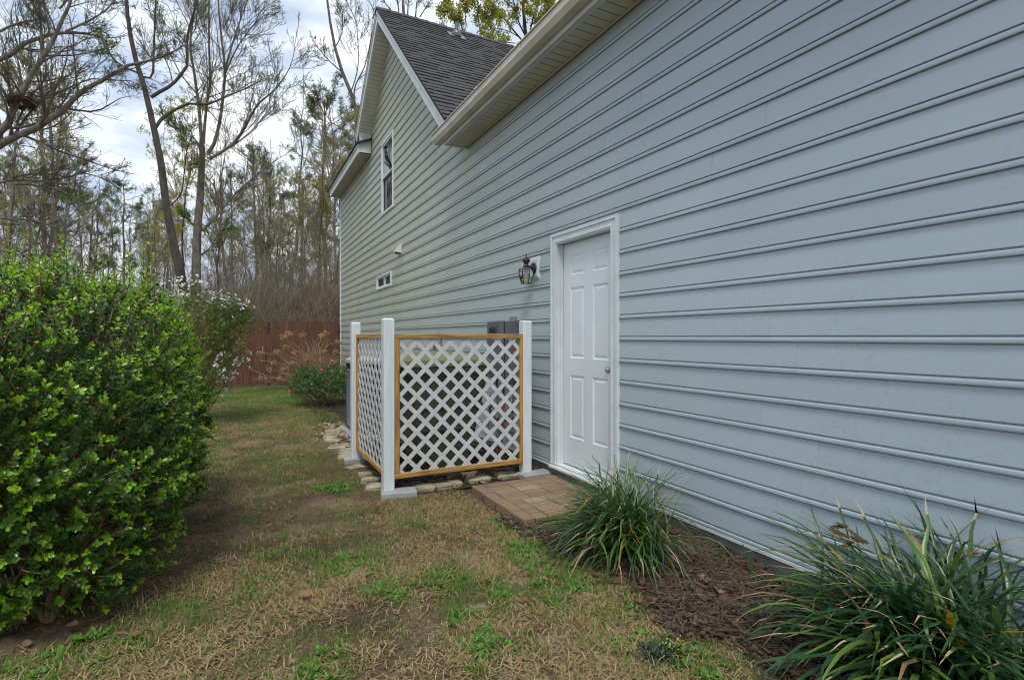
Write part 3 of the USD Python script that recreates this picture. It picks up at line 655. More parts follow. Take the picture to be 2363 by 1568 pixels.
# ------------------------------------------------------------------ lattice enclosure
en = thing('lattice_screen', 'white posts and wood framed white lattice panels screening the corner by the wall', 'lattice screen')
PZ0, PZ1 = .05, 1.452
def post(x, y):
    c = .0445
    v = []
    for zz, w, i in ((PZ0, c, .004), (PZ1 - .012, c, .004), (PZ1, c - .011, .004)):
        for sx, sy in ((-1, -1), (1, -1), (1, 1), (-1, 1)):
            v += [(x + sx * (w - i * (1 if (sx * sy > 0) else 0)), y + sy * (w - i * (0 if (sx * sy > 0) else 1)), zz), (x + sx * (w - i * (0 if (sx * sy > 0) else 1)), y + sy * (w - i * (1 if (sx * sy > 0) else 0)), zz)]
    return obj('post', hullpts(v), M['post'], en)
PX, PY = -1.513, 4.28
for x, y in ((PX, PY), (-.225, 4.284), (-1.522, 5.60)): post(x, y)
def panel(axis, a0, a1, w, z0, z1):
    """frame and lattice in the vertical plane; axis 'x': runs along x at y = w; 'y': runs along y at x = w"""
    t = .019
    if axis == 'x': mk = lambda p0, p1, q0, q1, d0, d1, c=0: cbox((p0, w + d0, q0), (p1, w + d1, q1), c)
    else: mk = lambda p0, p1, q0, q1, d0, d1, c=0: cbox((w + d0, p0, q0), (w + d1, p1, q1), c)
    fw = .042
    ms = 'rail_x' if axis == 'x' else 'rail_y'
    pn = obj('panel', mk(a0, a1, z1 - fw, z1, -t, t, .004), M[ms], en)
    obj('bottom_rail', mk(a0, a1, z0, z0 + fw, -t, t, .004), M[ms], pn)
    obj('stile', mk(a0, a0 + fw, z0 + fw + .0005, z1 - fw - .0005, -t, t, .004), M['rail_z'], pn)
    obj('stile', mk(a1 - fw, a1, z0 + fw + .0005, z1 - fw - .0005, -t, t, .004), M['rail_z'], pn)
    b0, b1, c0, c1 = a0 + fw * .55, a1 - fw * .55, z0 + fw * .6, z1 - fw * .6
    rect = sbox(a0 + fw + .0008, z0 + fw + .0008, a1 - fw - .0008, z1 - fw - .0008)
    pitch, sw = .1505, .0355
    for sgn, dd in ((1, (-.0040, .0008)), (-1, (-.0030, .0018))):
        k0 = -40
        for k in range(-30, 40):
            cpos = a0 + .07 + k * pitch
            h = sw / 2 * math.sqrt(2)
            zz0, zz1 = z0 - .05, z1 + .05
            if sgn > 0: q = Polygon([(cpos - h, zz0), (cpos + h, zz0), (cpos + h + (zz1 - zz0), zz1), (cpos - h + (zz1 - zz0), zz1)])
            else: q = Polygon([(cpos - h + 0, zz1), (cpos + h, zz1), (cpos + h + (zz1 - zz0), zz0), (cpos - h + (zz1 - zz0), zz0)])
            q = q.intersection(rect)
            if q.is_empty or q.area < 2e-5: continue
            if axis == 'x': m_ = prism_xz(q, w + dd[0], w + dd[1])
            else: m_ = prism_yz(q, w + dd[0], w + dd[1])
            obj('lattice_strip', m_, M['lattice'], pn)
panel('x', PX + .0445 + .004, -.225 - .0445 + .012, PY - .015, .135, 1.328)
panel('y', PY + .0445 + .002, 5.60 - .0445 - .002, PX + .004, .135, 1.328)

# concrete pads
def padthing(label, loc, sx, sy, rz, top):
    p = thing('concrete_pad', label, 'concrete paver', (loc[0], loc[1], 0), rz, 'concrete pads under the posts')
    obj('slab', MB().box((-sx / 2, -sy / 2, -.03), (sx / 2, sy / 2, top), .006).tri(), M['pad'], p)
padthing('grey concrete pad under the tall front corner post', (-1.437, 4.225), .285, .16, math.radians(-11), .0495)
padthing('grey concrete pad under the far left lattice post', (-1.50, 5.575), .285, .17, math.radians(-6), .0495)
padthing('grey concrete pad under the right post beside the house wall', (-.165, 4.215), .30, .16, math.radians(2), .0495)

# ------------------------------------------------------------------ trash cart and cooling unit
ct = thing('wheeled_cart', 'dark olive wheeled rubbish cart with pale lid behind the front lattice', 'rubbish cart', (-.90, 4.78, .0))
def ring(z, x0, x1, hy, r=.05):
    out = []
    for cx_, sx in ((x1, 1), (x0, -1)):
        for sy in (1, -1):
            for a in np.linspace(0, math.pi / 2, 4):
                out.append((cx_ - sx * r + sx * r * math.cos(a), sy * (hy - r) + sy * r * math.sin(a), z))
    return out
obj('body', hullpts(ring(.03, -.25, .20, .24) + ring(.97, -.40, .40, .30)), M['cart'], ct, smooth=30)
obj('rim', hullpts(ring(.972, -.43, .43, .325) + ring(1.035, -.43, .43, .325)), M['cart'], ct, smooth=30)
obj('lid', hullpts(ring(1.037, -.46, .445, .335) + ring(1.09, -.45, .42, .325) + ring(1.16, -.36, .15, .24) + ring(1.12, -.3, .34, .26)), M['lid'], ct, smooth=35)
obj('handle', trimesh.Trimesh(*tubes(smoothline([(-.42, -.24, .97), (-.54, -.22, 1.03), (-.545, 0, 1.03), (-.54, .22, 1.03), (-.42, .24, .97)], 20), np.full(20, .016), 8, True), process=False), M['cart'], ct, smooth=True)
for sy in (-1, 1):
    w_ = trimesh.creation.cylinder(.13, .06, sections=24); w_.apply_transform(trimesh.transformations.rotation_matrix(math.pi / 2, [1, 0, 0])); w_.apply_translation([-.30, sy * .30, .13]); obj('wheel', w_, M['black'], ct, smooth=40)
obj('rib', MB().box((-.33, -.303, .66), (.33, -.288, .69), .004).box((-.30, -.292, .45), (.25, -.272, .475), .004).tri(), M['cart'], ct)

ac = thing('cooling_unit', 'dark louvred air conditioning unit with pale top behind the side lattice', 'air conditioner', (-.94, 7.01, 0))
S = .375
obj('base', MB().box((-.43, -.43, -.04), (.43, .43, .075), .01).tri(), M['pad'], ac)
obj('core', MB().box((-S + .03, -S + .03, .0755), (S - .03, S - .03, .955)).tri(), M['dgrey'], ac)
cor = MB()
for sx in (-1, 1):
    for sy in (-1, 1): cor.box((sx * S, sy * S, .0755), (sx * (S - .045), sy * (S - .045), .955), .006)
cor.box((-S, -S, .0756), (S, S, .11), .004)
obj('corner_posts', cor.tri(), M['ac'], ac)
lou = MB()
for i in range(27):
    z0 = .125 + i * .028
    for sgn in (-1, 1):
        for ax in (0, 1):
            P = np.array([[-S + .046, 0, 0], [S - .046, 0, 0], [S - .046, .018, .012], [-S + .046, .018, .012]]); Q = P + [0, 0, .004]
            v = np.vstack([P, Q]); v[:, 1] = sgn * (S - v[:, 1]); v[:, 2] += z0
            if ax: v = v[:, [1, 0, 2]]
            lou.add(v, [[0, 1, 2, 3], [4, 7, 6, 5], [0, 4, 5, 1], [2, 6, 7, 3]])
obj('louvre_grille', lou.tri(), M['steel'], ac, kind='stuff')
lou2 = obj('control_panel', MB().box((-S - .004, -.32, .80), (-S + .02, .02, .95), .004).box((-.1, -S - .004, .80), (.30, -S + .02, .95), .004).tri(), M['ac'], ac)
tm = meshkit.text_mesh('L O A', .05, .003, True); tm.apply_transform(np.array([[1, 0, 0, -.02], [0, 0, -1, -S - .0045], [0, 1, 0, .85], [0, 0, 0, 1.]])); obj('lettering', tm, M['yellow'], lou2)
obj('top_cap', hullpts(ring(.956, -S - .012, S + .012, S + .012) + ring(1.0, -S - .012, S + .012, S + .012) + ring(1.05, -S + .07, S - .07, S - .07)), M['accap'], ac, smooth=30)

# ------------------------------------------------------------------ brick patio
pat = UsdGeom.Xform.Define(stage, path_of('brick_patio', None)).GetPrim()
tag(pat, 'small patio of brown brick pavers at the foot of the white door', kind='structure')
obj('bedding', MB().box((-.845, 3.18, -.05), (.0, 4.115, .012)).tri(), M['mulch'], pat)
rng = np.random.default_rng(21)
def brick(x0, y0, x1, y1):
    g = .0045; top = .036 + rng.normal(0, .0016)
    v, f = cbox((x0 + g, y0 + g, -.03), (x1 - g, y1 - g, top), .0035)
    v = rot(v, rng.normal(0, .25), 2, ((x0 + x1) / 2, (y0 + y1) / 2, 0))
    obj('brick', (v, f), M['paver2'] if rng.random() < .09 else M['paver'], pat)
ys = [3.175, 3.375, 3.635, 3.87, 4.11]
for a, b_ in zip(ys[:-1], ys[1:]): brick(-.85, a, -.748, b_)
for r in range(9):
    y0 = 3.175 + r * .104
    offs = 0 if r >= 4 else .1
    xs = np.arange(-.748 - offs, .05, .2045)
    for x in xs:
        a, b_ = max(x, -.748), min(x + .2045, -.012)
        if b_ - a > .04 and not (b_ > -.33 and y0 + .104 > 4.13): brick(a, y0, b_, y0 + .104)

# ------------------------------------------------------------------ edging stones, pebbles, rock
rng = np.random.default_rng(4)
def stone_mesh(sx, sy, sz, seed):
    m = trimesh.creation.icosphere(3); v = m.vertices.copy()
    v = np.sign(v) * np.abs(v) ** .38; v *= 1 + .34 * (meshkit.fbm(m.vertices * 1.7 + seed * 7.3, 3, seed)[:, None] - .5)
    v *= [sx / 2, sy / 2, sz]; v += (meshkit.fbm(v * 16 + seed, 3, seed)[:, None] - .5) * .03
    return trimesh.Trimesh(v, m.faces, process=False)
front = [(984, 1126, .20, .17), (1025, 1122, .17, .14), (1054, 1116, .13, .13), (1110, 1106, .25, .16), (1176, 1098, .24, .15), (1088, 1096, .16, .12)]
left = [(822, 1074, .23, .17), (843, 1090, .15, .17), (857, 1104, .19, .17), (866, 1119, .18, .15), (799, 1049, .2, .15), (800, 1041, .22, .15), (805, 1035, .2, .14), (778, 1030, .24, .2), (806, 1024, .2, .2), (768, 1016, .2, .17), (763, 1009, .18, .16), (764, 1001, .22, .17), (774, 992, .30, .2), (818, 1014, .2, .2)]
def near_name(i): return ''
fl = ['tan edging stone under the front lattice, next to the corner post pad', 'second tan stone right of the corner post pad, under the front lattice', 'smallest tan stone under the front lattice, third from the corner post', 'long pale tan stone touching the left corner of the brick patio', 'long tan stone at the back of the patio beside the wall post pad', 'half hidden tan stone behind the row under the front lattice']
for i, (px, py, a, b_) in enumerate(front):
    p = atZ(px, py, .025); o = obj('edging_stone', stone_mesh(a * .92, b_ * .9, .038, i).apply_translation([p[0], p[1] + .05, .005]), M['stone'], smooth=40)
    tag(o, fl[i], 'stone', 'tan edging stones')
for i, (px, py, a, b_) in enumerate(left):
    p = atZ(px, py, .03); m = stone_mesh(a * .86, b_ * .86, .036, 20 + i); m.apply_transform(trimesh.transformations.rotation_matrix(rng.uniform(-.5, .5), [0, 0, 1])); m.apply_translation([p[0], p[1], float(zg(p[0], p[1])) + .006])
    o = obj('edging_stone', m, M['stone'], smooth=40)
    tag(o, ['flat tan stone beside the far left post pad, under the side lattice', 'second flat tan stone from the far left post pad, under the side lattice', 'third flat tan stone from the far left post pad, under the side lattice', 'flat tan stone nearest the tall corner post, under the side lattice'][i] if i < 4 else 'flat tan edging stone in the border beyond the far left post', 'stone', 'tan stones along the side lattice' if i < 4 else 'tan stones beyond the far left post')
pm = MB(); c = atZ(812, 1003, .02)
for i in range(260):
    dx, dy = rng.normal(0, .13), rng.normal(0, .34)
    m = trimesh.creation.icosphere(1); s = rng.uniform(.012, .03); v = m.vertices * [s, s * rng.uniform(.7, 1.2), s * .6]; v = rot(v, rng.uniform(0, 360))
    pm.add(v + [c[0] + dx, c[1] + .25 + dy, .022 + rng.uniform(0, .02)], m.faces)
tag(obj('river_pebbles', pm.tri(), M['pebble'], smooth=60), 'heap of pale yellow and white pebbles beside the cooling unit', 'pebbles', kind='stuff')
p = atZ(880, 884 + 10, 0); p = atY(703, 884, 14.2)
o = obj('grey_rock', stone_mesh(.42, .3, .2, 77).apply_translation([p[0], p[1], -.02]), M['rock'], smooth=40); tag(o, 'rounded grey rock on the ground in front of the brown fence', 'rock')

# ------------------------------------------------------------------ fence and gate
YF = 15.80
fz = lambda x: float(zg(x, YF)) + .02
rng = np.random.default_rng(8)
xg = float(atY(613, 800, YF)[0])
def board(x, w, top, par):
    z0 = fz(x) + .03 + rng.uniform(0, .015); c = .028; t = rng.uniform(-.003, .003)
    poly = Polygon([(x, z0), (x + w, z0), (x + w, top - c), (x + w - c, top), (x + c, top), (x, top - c)])
    return obj('board', prism_xz(poly, YF - .018 + t, YF + t), M['fence'], par)
fe = thing('fence', 'dark red brown dog eared board fence meeting the far house corner', 'fence')
x = xg + .03
while x < -.14:
    board(x, min(.139, -.035 - x), 1.735 + rng.normal(0, .006), fe); x += .1435
for zz in (.35, 1.0, 1.52): obj('rail', MB().box((xg + .03, YF + .004, zz - .045), (-.03, YF + .042, zz + .045), .003).tri(), M['fence'], fe)
for xx in (xg + .07, -.08): obj('post', MB().box((xx - .045, YF + .044, -.2), (xx + .045, YF + .133, 1.66), .004).tri(), M['fence'], fe)
ga = thing('gate', 'dark brown board gate with a silver latch left of the fence', 'gate')
x = xg - .012; n = 0
while n < 10:
    board(x - .139, .139, 1.725 + rng.normal(0, .004), ga); x -= .1475; n += 1
for zz in (.42, 1.42): obj('rail', MB().box((x + .02, YF + .004, zz - .045), (xg - .012, YF + .042, zz + .045), .003).tri(), M['fence'], ga)
lp = atY(606, 805, YF - .02)
ltc = obj('latch', MB().box((lp[0] - .014, YF - .030, lp[2] - .07), (lp[0] + .014, YF - .021, lp[2] + .07), .003).tri(), M['steel'], ga)
obj('latch_pull', MB().box((lp[0] - .028, YF - .040, lp[2] + .055), (lp[0] + .028, YF - .0305, lp[2] + .072), .003).box((lp[0] - .028, YF - .040, lp[2] - .08), (lp[0] + .028, YF - .0305, lp[2] - .06), .003).tri(), M['steel'], ltc)
for (py0, py1) in ((744, 768), (852, 872)):
    a, b_ = atY(620, py1, YF - .02), atY(620, py0, YF - .02)
    hi = MB().box((a[0] - .028, YF - .034, a[2]), (a[0] + .022, YF - .023, b_[2]), .004); hi.box((a[0] - .12, YF - .030, (a[2] + b_[2]) / 2 - .02), (a[0] - .0285, YF - .0245, (a[2] + b_[2]) / 2 + .02), .002)
    obj('hinge', hi.tri(), M['black'], ga)
f2 = thing('fence', 'stretch of brown board fence running on left of the gate behind the shrubs', 'fence')
x -= .01
for k in range(46):
    board(x - .139, .139, 1.72 + rng.normal(0, .006), f2); x -= .1445
for zz in (.35, 1.0, 1.52): obj('rail', MB().box((x, YF + .004, zz - .045), (x + 46 * .1445, YF + .042, zz + .045), .003).tri(), M['fence'], f2)

# ------------------------------------------------------------------ plants: generic growth
def norm(a): return a / (np.linalg.norm(a, axis=-1, keepdims=True) + 1e-12)
def grow(P, R, count, lo, hi, ang, length, n, rng, up=.25, wob=.12, rr=.5, tip=.25, lens=None):
    """children of each curve: P (m, n0, 3) -> (m*count, n, 3)"""
    m, n0, _ = P.shape
    t = rng.uniform(lo, hi, (m, count)); idx = t * (n0 - 1); i0 = np.clip(idx.astype(int), 0, n0 - 2); fr = (idx - i0)[..., None]
    ar = np.arange(m)[:, None]
    S = P[ar, i0] * (1 - fr) + P[ar, i0 + 1] * fr
    T = norm(P[ar, i0 + 1] - P[ar, i0])
    rad = R[ar, i0] * (1 - fr[..., 0]) + R[ar, i0 + 1] * fr[..., 0]
    Q = norm(np.cross(T, norm(rng.normal(size=T.shape))))
    a = np.radians(rng.normal(ang, ang * .22, (m, count)))[..., None]
    D = norm(T * np.cos(a) + Q * np.sin(a))
    plen = np.linalg.norm(np.diff(P, axis=1), axis=2).sum(1)[:, None] if lens is None else lens
    ln = plen * length * rng.uniform(.6, 1.25, (m, count)) * (1.15 - .6 * t)
    D = D.reshape(-1, 3); S = S.reshape(-1, 3); ln = ln.reshape(-1); r0 = np.minimum(rad.reshape(-1) * rr * rng.uniform(.7, 1.1, m * count), rad.reshape(-1) * .9)
    C = np.empty((m * count, n, 3)); C[:, 0] = S
    d = D.copy(); step = (ln / (n - 1))[:, None]
    for k in range(1, n):
        d = norm(d + rng.normal(0, wob, d.shape) + [0, 0, up / (n - 1)])
        C[:, k] = C[:, k - 1] + d * step
    Rn = r0[:, None] * np.linspace(1, tip, n)[None]
    return C, Rn
LEAF6 = np.array([(0, 0, 0), (-.5, .35, .10), (-.42, .75, .12), (0, 1, .02), (.42, .75, .12), (.5, .35, .10)])
LEAF6F = np.array([(0, 2, 1), (0, 3, 2), (0, 4, 3), (0, 5, 4)])
LEAF4 = np.array([(0, 0, 0), (-.5, .5, .08), (0, 1, 0), (.5, .5, .08)]); LEAF4F = np.array([(0, 2, 1), (0, 3, 2)])
def leaves(P, D, Nn, ln, wd, six=True):
    """one leaf per row: base P, direction D, approximate normal Nn, length, width"""
    D = norm(D); Xa = norm(np.cross(D, Nn)); Z = np.cross(Xa, D)
    T, Fb = (LEAF6, LEAF6F) if six else (LEAF4, LEAF4F)
    V = P[:, None] + T[None, :, 0, None] * (wd[:, None, None] * Xa[:, None]) + T[None, :, 1, None] * (ln[:, None, None] * D[:, None]) + T[None, :, 2, None] * (wd[:, None, None] * Z[:, None])
    k = len(T); F = (np.arange(len(P))[:, None, None] * k + Fb[None]).reshape(-1, 3)
    return V.reshape(-1, 3), F

# ------------------------------------------------------------------ near evergreen shrub (left foreground)
def big_shrub():
    rng = np.random.default_rng(31)
    sh = thing('evergreen_shrub', 'large glossy green small leaved shrub filling the left foreground', 'shrub', (0, 0, 0))
    C = np.array([-3.84, 3.92, .76]); RAD = np.array([.95, 1.26, .80])
    n = 11500
    d = norm(rng.normal(size=(n, 3))); d = d[d[:, 2] > -.9]
    lump = 1 + .26 * (meshkit.fbm(d * 2.3 + 4, 3, 2) - .5) + .26 * (meshkit.fbm(d * 7.5 + 9, 2, 6) - .5)
    sup = (np.abs(d) ** 3.6).sum(1) ** (-1 / 3.6)
    depth = 1 - rng.random(len(d)) ** 2.0 * .30
    S = C + d * RAD * (sup * lump * depth)[:, None]
    nr_ = norm(d / RAD)
    ok = S[:, 2] > .03 + .09 * rng.random(len(S)); S, nr_, d, depth = S[ok], nr_[ok], d[ok], depth[ok]
    top = np.clip(nr_[:, 2], 0, 1)
    D = norm(nr_ * .85 + np.array([0, 0, .65]) + rng.normal(0, .28, S.shape))
    ln = rng.uniform(.05, .13, len(S)) * (1 + .5 * top)
    sp = rng.random(len(S)) < .05 * (top > .5)
    ln = np.where(sp, rng.uniform(.22, .40, len(S)), ln); D = np.where(sp[:, None], norm(D + [0, 0, 1.2]), D)
    n5 = 5; tt = np.linspace(0, 1, n5)
    bend = rng.normal(0, .12, S.shape)
    P = S[:, None] + (D * ln[:, None])[:, None] * tt[None, :, None] + bend[:, None] * (tt ** 2)[None, :, None] * ln[:, None, None]
    tw = tubes(P, np.linspace(.0032, .0015, n5)[None] * np.ones((len(S), 1)), 3)
    LV, NV = MB(), MB()
    pairs = 8
    young = rng.random(len(S)) < .64 + .5 * top
    for k in range(pairs):
        t = .14 + .86 * (k + 1) / pairs
        base = S + D * (ln * t)[:, None] + bend * (t * t * ln)[:, None]
        A = norm(np.cross(D, np.array([.3, .2, 1.]) + rng.normal(size=D.shape) * .05)); B = np.cross(D, A)
        az = k * 1.57 + rng.uniform(0, .7, len(S))
        spread = np.radians(78 - 30 * t) + rng.normal(0, .15, len(S))
        for sgn in (0, math.pi):
            side = A * np.cos(az + sgn)[:, None] + B * np.sin(az + sgn)[:, None]
            dirn = norm(D * np.cos(spread)[:, None] + side * np.sin(spread)[:, None])
            nn = norm(D * 1.0 - side * .35 + rng.normal(0, .22, D.shape))
            sz = rng.uniform(.017, .028, len(S)) * (1.0 if k < pairs - 1 else .85)
            keep = rng.random(len(S)) < .93
            new = (rng.random(len(S)) < np.clip((t - .45) * 2.2, 0, 1)) & young & (depth > .86)
            a = keep & ~new; b = keep & new
            if a.any(): LV.add(*leaves(base[a], dirn[a], nn[a], sz[a], sz[a] * .68))
            if b.any(): NV.add(*leaves(base[b], dirn[b], nn[b], sz[b], sz[b] * .64))
    # leaf mass deeper inside so that the shrub is not see-through
    m = 26000
    d2 = norm(rng.normal(size=(m, 3))); sup2 = (np.abs(d2) ** 3.0).sum(1) ** (-1 / 3.0)
    S2 = C + d2 * RAD * (sup2 * rng.uniform(.45, .80, m))[:, None]; S2 = S2[S2[:, 2] > .16]
    dd = norm(rng.normal(size=S2.shape)); LV.add(*leaves(S2, dd, norm(rng.normal(size=S2.shape)), rng.uniform(.024, .034, len(S2)), rng.uniform(.015, .02, len(S2)), False))
    obj('leaves', LV.tri(), M['holly'], sh, kind='stuff'); obj('new_leaves', NV.tri(), M['holly_new'], sh, kind='stuff')
    # branches from a few bases
    bases = [(-3.36, 3.07), (-3.42, 3.2), (-3.7, 3.6), (-3.9, 3.9), (-3.6, 4.3), (-3.85, 4.6), (-3.28, 3.3)]
    bp = []
    for i, (bx_, by) in enumerate(bases):
        for q in range(6):
            tgt = C + norm(rng.normal(size=3) + [0, 0, .7]) * RAD * .8
            if i == 0 and q < 3: tgt = np.array([(-3.25, 3.25, .75), (-3.05, 3.25, .45), (-3.45, 3.3, .9)][q])
            p0 = np.array([bx_, by, float(zg(bx_, by)) - .02]); mid = p0 * .55 + tgt * .45 + rng.normal(0, .06, 3) + [0, 0, .05]
            bp.append(smoothline([p0, p0 * .8 + mid * .2 + rng.normal(0, .02, 3), mid, tgt], 12))
    bp = np.array(bp); rr = np.linspace(.019, .004, 12)[None] * rng.uniform(.6, 1.15, (len(bp), 1))
    obj('branches', tubes(bp, rr, 6), M['stem'], sh, smooth=True)
    tw2, r2 = grow(bp, rr, 22, .3, 1, 45, .35, 5, rng, rr=.4)
    obj('twigs', MB().add(*tw).add(*tubes(tw2, r2, 3)).tri(), M['stem'], sh, kind='stuff')
big_shrub()

# ------------------------------------------------------------------ smaller shrubs
def round_shrub(name, label, cat, C, RAD, nshoot, lsz, m_leaf, flower=None, nfl=0, seed=1, arch=()):
    rng = np.random.default_rng(seed)
    C = np.array(C, float); RAD = np.array(RAD, float)
    base = np.array([C[0], C[1], float(zg(C[0], C[1]))])
    sh = thing(name, label, cat, base); C = C - base
    d = norm(rng.normal(size=(nshoot, 3))); d = d[d[:, 2] > -.6]
    lump = 1 + .55 * (meshkit.fbm(d * 2.2 + seed, 3, seed) - .5)
    S = C + d * RAD * (lump * (1 - rng.random(len(d)) ** 1.5 * .5))[:, None]
    for (px, py, Yp, num, sp) in arch:
        q = atY(px, py, Yp) - base; S = np.vstack([S, q + rng.normal(0, sp, (num, 3))]); d = np.vstack([d, norm(rng.normal(size=(num, 3)) + [1, 0, .5])])
    ok = S[:, 2] > .05; S, d = S[ok], d[ok]
    D = norm(d * .6 + [0, 0, .5] + rng.normal(0, .4, S.shape)); ln = rng.uniform(.08, .2, len(S))
    LV = MB(); tips = S + D * ln[:, None]
    for k in range(9):
        t = .2 + .8 * k / 8; b = S + D * (ln * t)[:, None]; side = norm(np.cross(D, rng.normal(size=D.shape)))
        sz = rng.uniform(.8, 1.2, len(S)) * lsz
        LV.add(*leaves(b, D * .6 + side, norm(D + rng.normal(0, .3, D.shape)), sz, sz * .52, False))
    obj('leaves', LV.tri(), M[m_leaf], sh, kind='stuff')
    bp = []
    for q in range(26):
        tgt = S[rng.integers(len(S))]; p0 = np.array([rng.normal(0, .06), rng.normal(0, .06), -.02]); bp.append(smoothline([p0, p0 * .5 + tgt * .5 + rng.normal(0, .05, 3) * np.linalg.norm(tgt), tgt], 8))
    for (px, py, Yp, num, sp) in arch:
        tgt = atY(px, py, Yp) - base; bp.append(smoothline([C * .6, tgt * .5 + C * .4 + [0, 0, .1], tgt], 8))
    bp = np.array(bp); rr = np.linspace(.014, .004, 8)[None] * np.ones((len(bp), 1))
    tw, r2 = grow(bp, rr, 10, .3, 1, 40, .4, 5, rng, rr=.5)
    obj('branches', MB().add(*tubes(bp, rr, 4)).add(*tubes(tw, r2, 3)).tri(), M['stem'], sh)
    if flower:
        idx = flower[2](tips, rng, nfl); FL = MB()
        for i in idx:
            out = norm(tips[i] - C + [0, 0, .3])
            for q in range(5):
                side = norm(np.cross(out, rng.normal(size=3))); FL.add(*leaves((tips[i] + out * .01 + rng.normal(0, .012, 3))[None], (out * .5 + side)[None], out[None], np.array([flower[1] * rng.uniform(.8, 1.2)]), np.array([flower[1] * .9]), True))
        obj('blossoms', FL.tri(), M[flower[0]], sh, kind='stuff')
    return sh
ac_ = atY(462, 760, 9.3)
def pick_white(t, rng, n):
    w = np.exp(-((t[:, 2] - t[:, 2].max() * .9) / .18) ** 2) + .35 * (t[:, 0] > .3) * (t[:, 2] < 1.1)
    return rng.choice(len(t), n, replace=False, p=w / w.sum())
round_shrub('azalea_shrub', 'loose azalea shrub covered in white blossom in front of the gate', 'azalea', (ac_[0] - .12, 9.3, 1.22), (.72, .7, .78), 1050, .036, 'azalea', ('petal', .036, pick_white), 150, 3,
            arch=((562, 735, 9.2, 60, .09), (530, 765, 9.1, 70, .13), (522, 822, 9.0, 60, .10), (505, 868, 8.9, 55, .09), (495, 720, 9.2, 80, .14), (540, 728, 9.2, 60, .10), (500, 790, 9.0, 60, .13), (515, 745, 9.1, 60, .11)))
pc = atY(738, 893, 10.6)
def pick_pink(t, rng, n): return [int(np.argmin(np.linalg.norm(t - q, axis=1))) for q in ((-.25, -.3, .48), (-.08, -.3, .66), (-.5, -.2, .3))][:n]
round_shrub('azalea_shrub', 'low dark green azalea with a few pink blooms beyond the cooling unit', 'azalea', (pc[0] + .05, 10.6, .36), (.56, .5, .33), 1100, .035, 'azalea2', ('pink', .05, pick_pink), 3, 5,
            arch=((705, 868, 10.4, 30, .08), (690, 880, 10.4, 26, .07), (795, 880, 10.2, 60, .14), (790, 905, 10.0, 60, .14)))

# dead hydrangea
hb = atZ(728, 886, -.03); hb = np.array([hb[0], min(hb[1], 14.6), 0]); hb[0] = atY(722, 880, hb[1])[0]; hb[2] = float(zg(hb[0], hb[1]))
hy = thing('hydrangea_bush', 'leafless brown hydrangea with dried flower heads against the fence', 'hydrangea', hb)
rng = np.random.default_rng(12)
st = []
heads = [(668, 770), (652, 777), (697, 773), (752, 768), (741, 775), (602, 815), (640, 812), (628, 835), (672, 838), (655, 850), (775, 812), (752, 850), (715, 858), (690, 880), (765, 835), (606, 870), (735, 832), (780, 790), (645, 872), (680, 815), (710, 832), (765, 862), (620, 852), (700, 890), (748, 812), (660, 800)]
for i in range(125):
    if i < len(heads): q = atY(*heads[i], hb[1] + rng.uniform(-.35, .2)) - hb
    else:
        a = rng.uniform(0, 2 * math.pi); r = abs(rng.normal(0, .62)) + .1; q = np.array([r * math.cos(a), .5 * r * math.sin(a), max(.25, rng.uniform(.5, 1.42) - r * .35)])
    p0 = rng.normal(0, .12, 3) * [1, 1, 0]; st.append(smoothline([p0, p0 * .5 + q * [.35, .35, .5] + rng.normal(0, .11, 3), q * [.75, .75, .8] + p0 * .2 + rng.normal(0, .07, 3), q], 8))
st = np.array(st); rr = np.linspace(.008, .0045, 8)[None] * np.ones((len(st), 1))
tw, r2 = grow(st, rr, 5, .25, .95, 38, .35, 5, rng, rr=.7, up=.3, wob=.2)
obj('stems', MB().add(*tubes(st, rr, 4)).add(*tubes(tw, r2, 3)).tri(), M['drystem'], hy)
for i in range(len(heads)):
    q = st[i, -1]; n = 60; d = norm(rng.normal(size=(n, 3))); r = rng.uniform(.07, .12)
    obj('flower_head', leaves(q + d * r * np.array([1, 1, .7]) * rng.uniform(.5, 1, (n, 1)), norm(rng.normal(size=(n, 3))), d, np.full(n, .045), np.full(n, .04), False), M['dry'], hy)

# ------------------------------------------------------------------ strap-leaved clumps at the wall
def blade_mesh(base, az, lean, length, width, rng, n=9, droop=1.0):
    t = np.linspace(0, 1, n); th = math.radians(lean) + (droop * t ** 1.4)
    ds = length / (n - 1); h = np.r_[0, np.cumsum(np.sin((th[1:] + th[:-1]) / 2) * ds)]; z = np.r_[0, np.cumsum(np.cos((th[1:] + th[:-1]) / 2) * ds)]
    sw = np.cumsum(rng.normal(0, .012, n)); sw -= sw[0]
    ca, sa = math.cos(az), math.sin(az)
    c = np.stack([base[0] + h * ca - sw * sa, base[1] + h * sa + sw * ca, base[2] + z], 1)
    side = np.array([-sa, ca, 0]); wv = width * np.minimum(1, 3.2 * (1.0 - t) + .06) * (.55 + .45 * np.minimum(1, t * 4))
    nz = np.stack([-np.cos(th) * ca, -np.cos(th) * sa, np.sin(th)], 1)
    c[:, 2] = np.maximum(c[:, 2], .03 + .01 * rng.random())
    lft = c - side * wv[:, None] / 2 + nz * (wv * .16)[:, None]; rgt = c + side * wv[:, None] / 2 + nz * (wv * .16)[:, None]
    v = np.stack([lft, c, rgt], 1).reshape(-1, 3); f = []
    for i in range(n - 1):
        a = i * 3; f += [[a, a + 1, a + 4, a + 3], [a + 1, a + 2, a + 5, a + 4]]
    return v, f
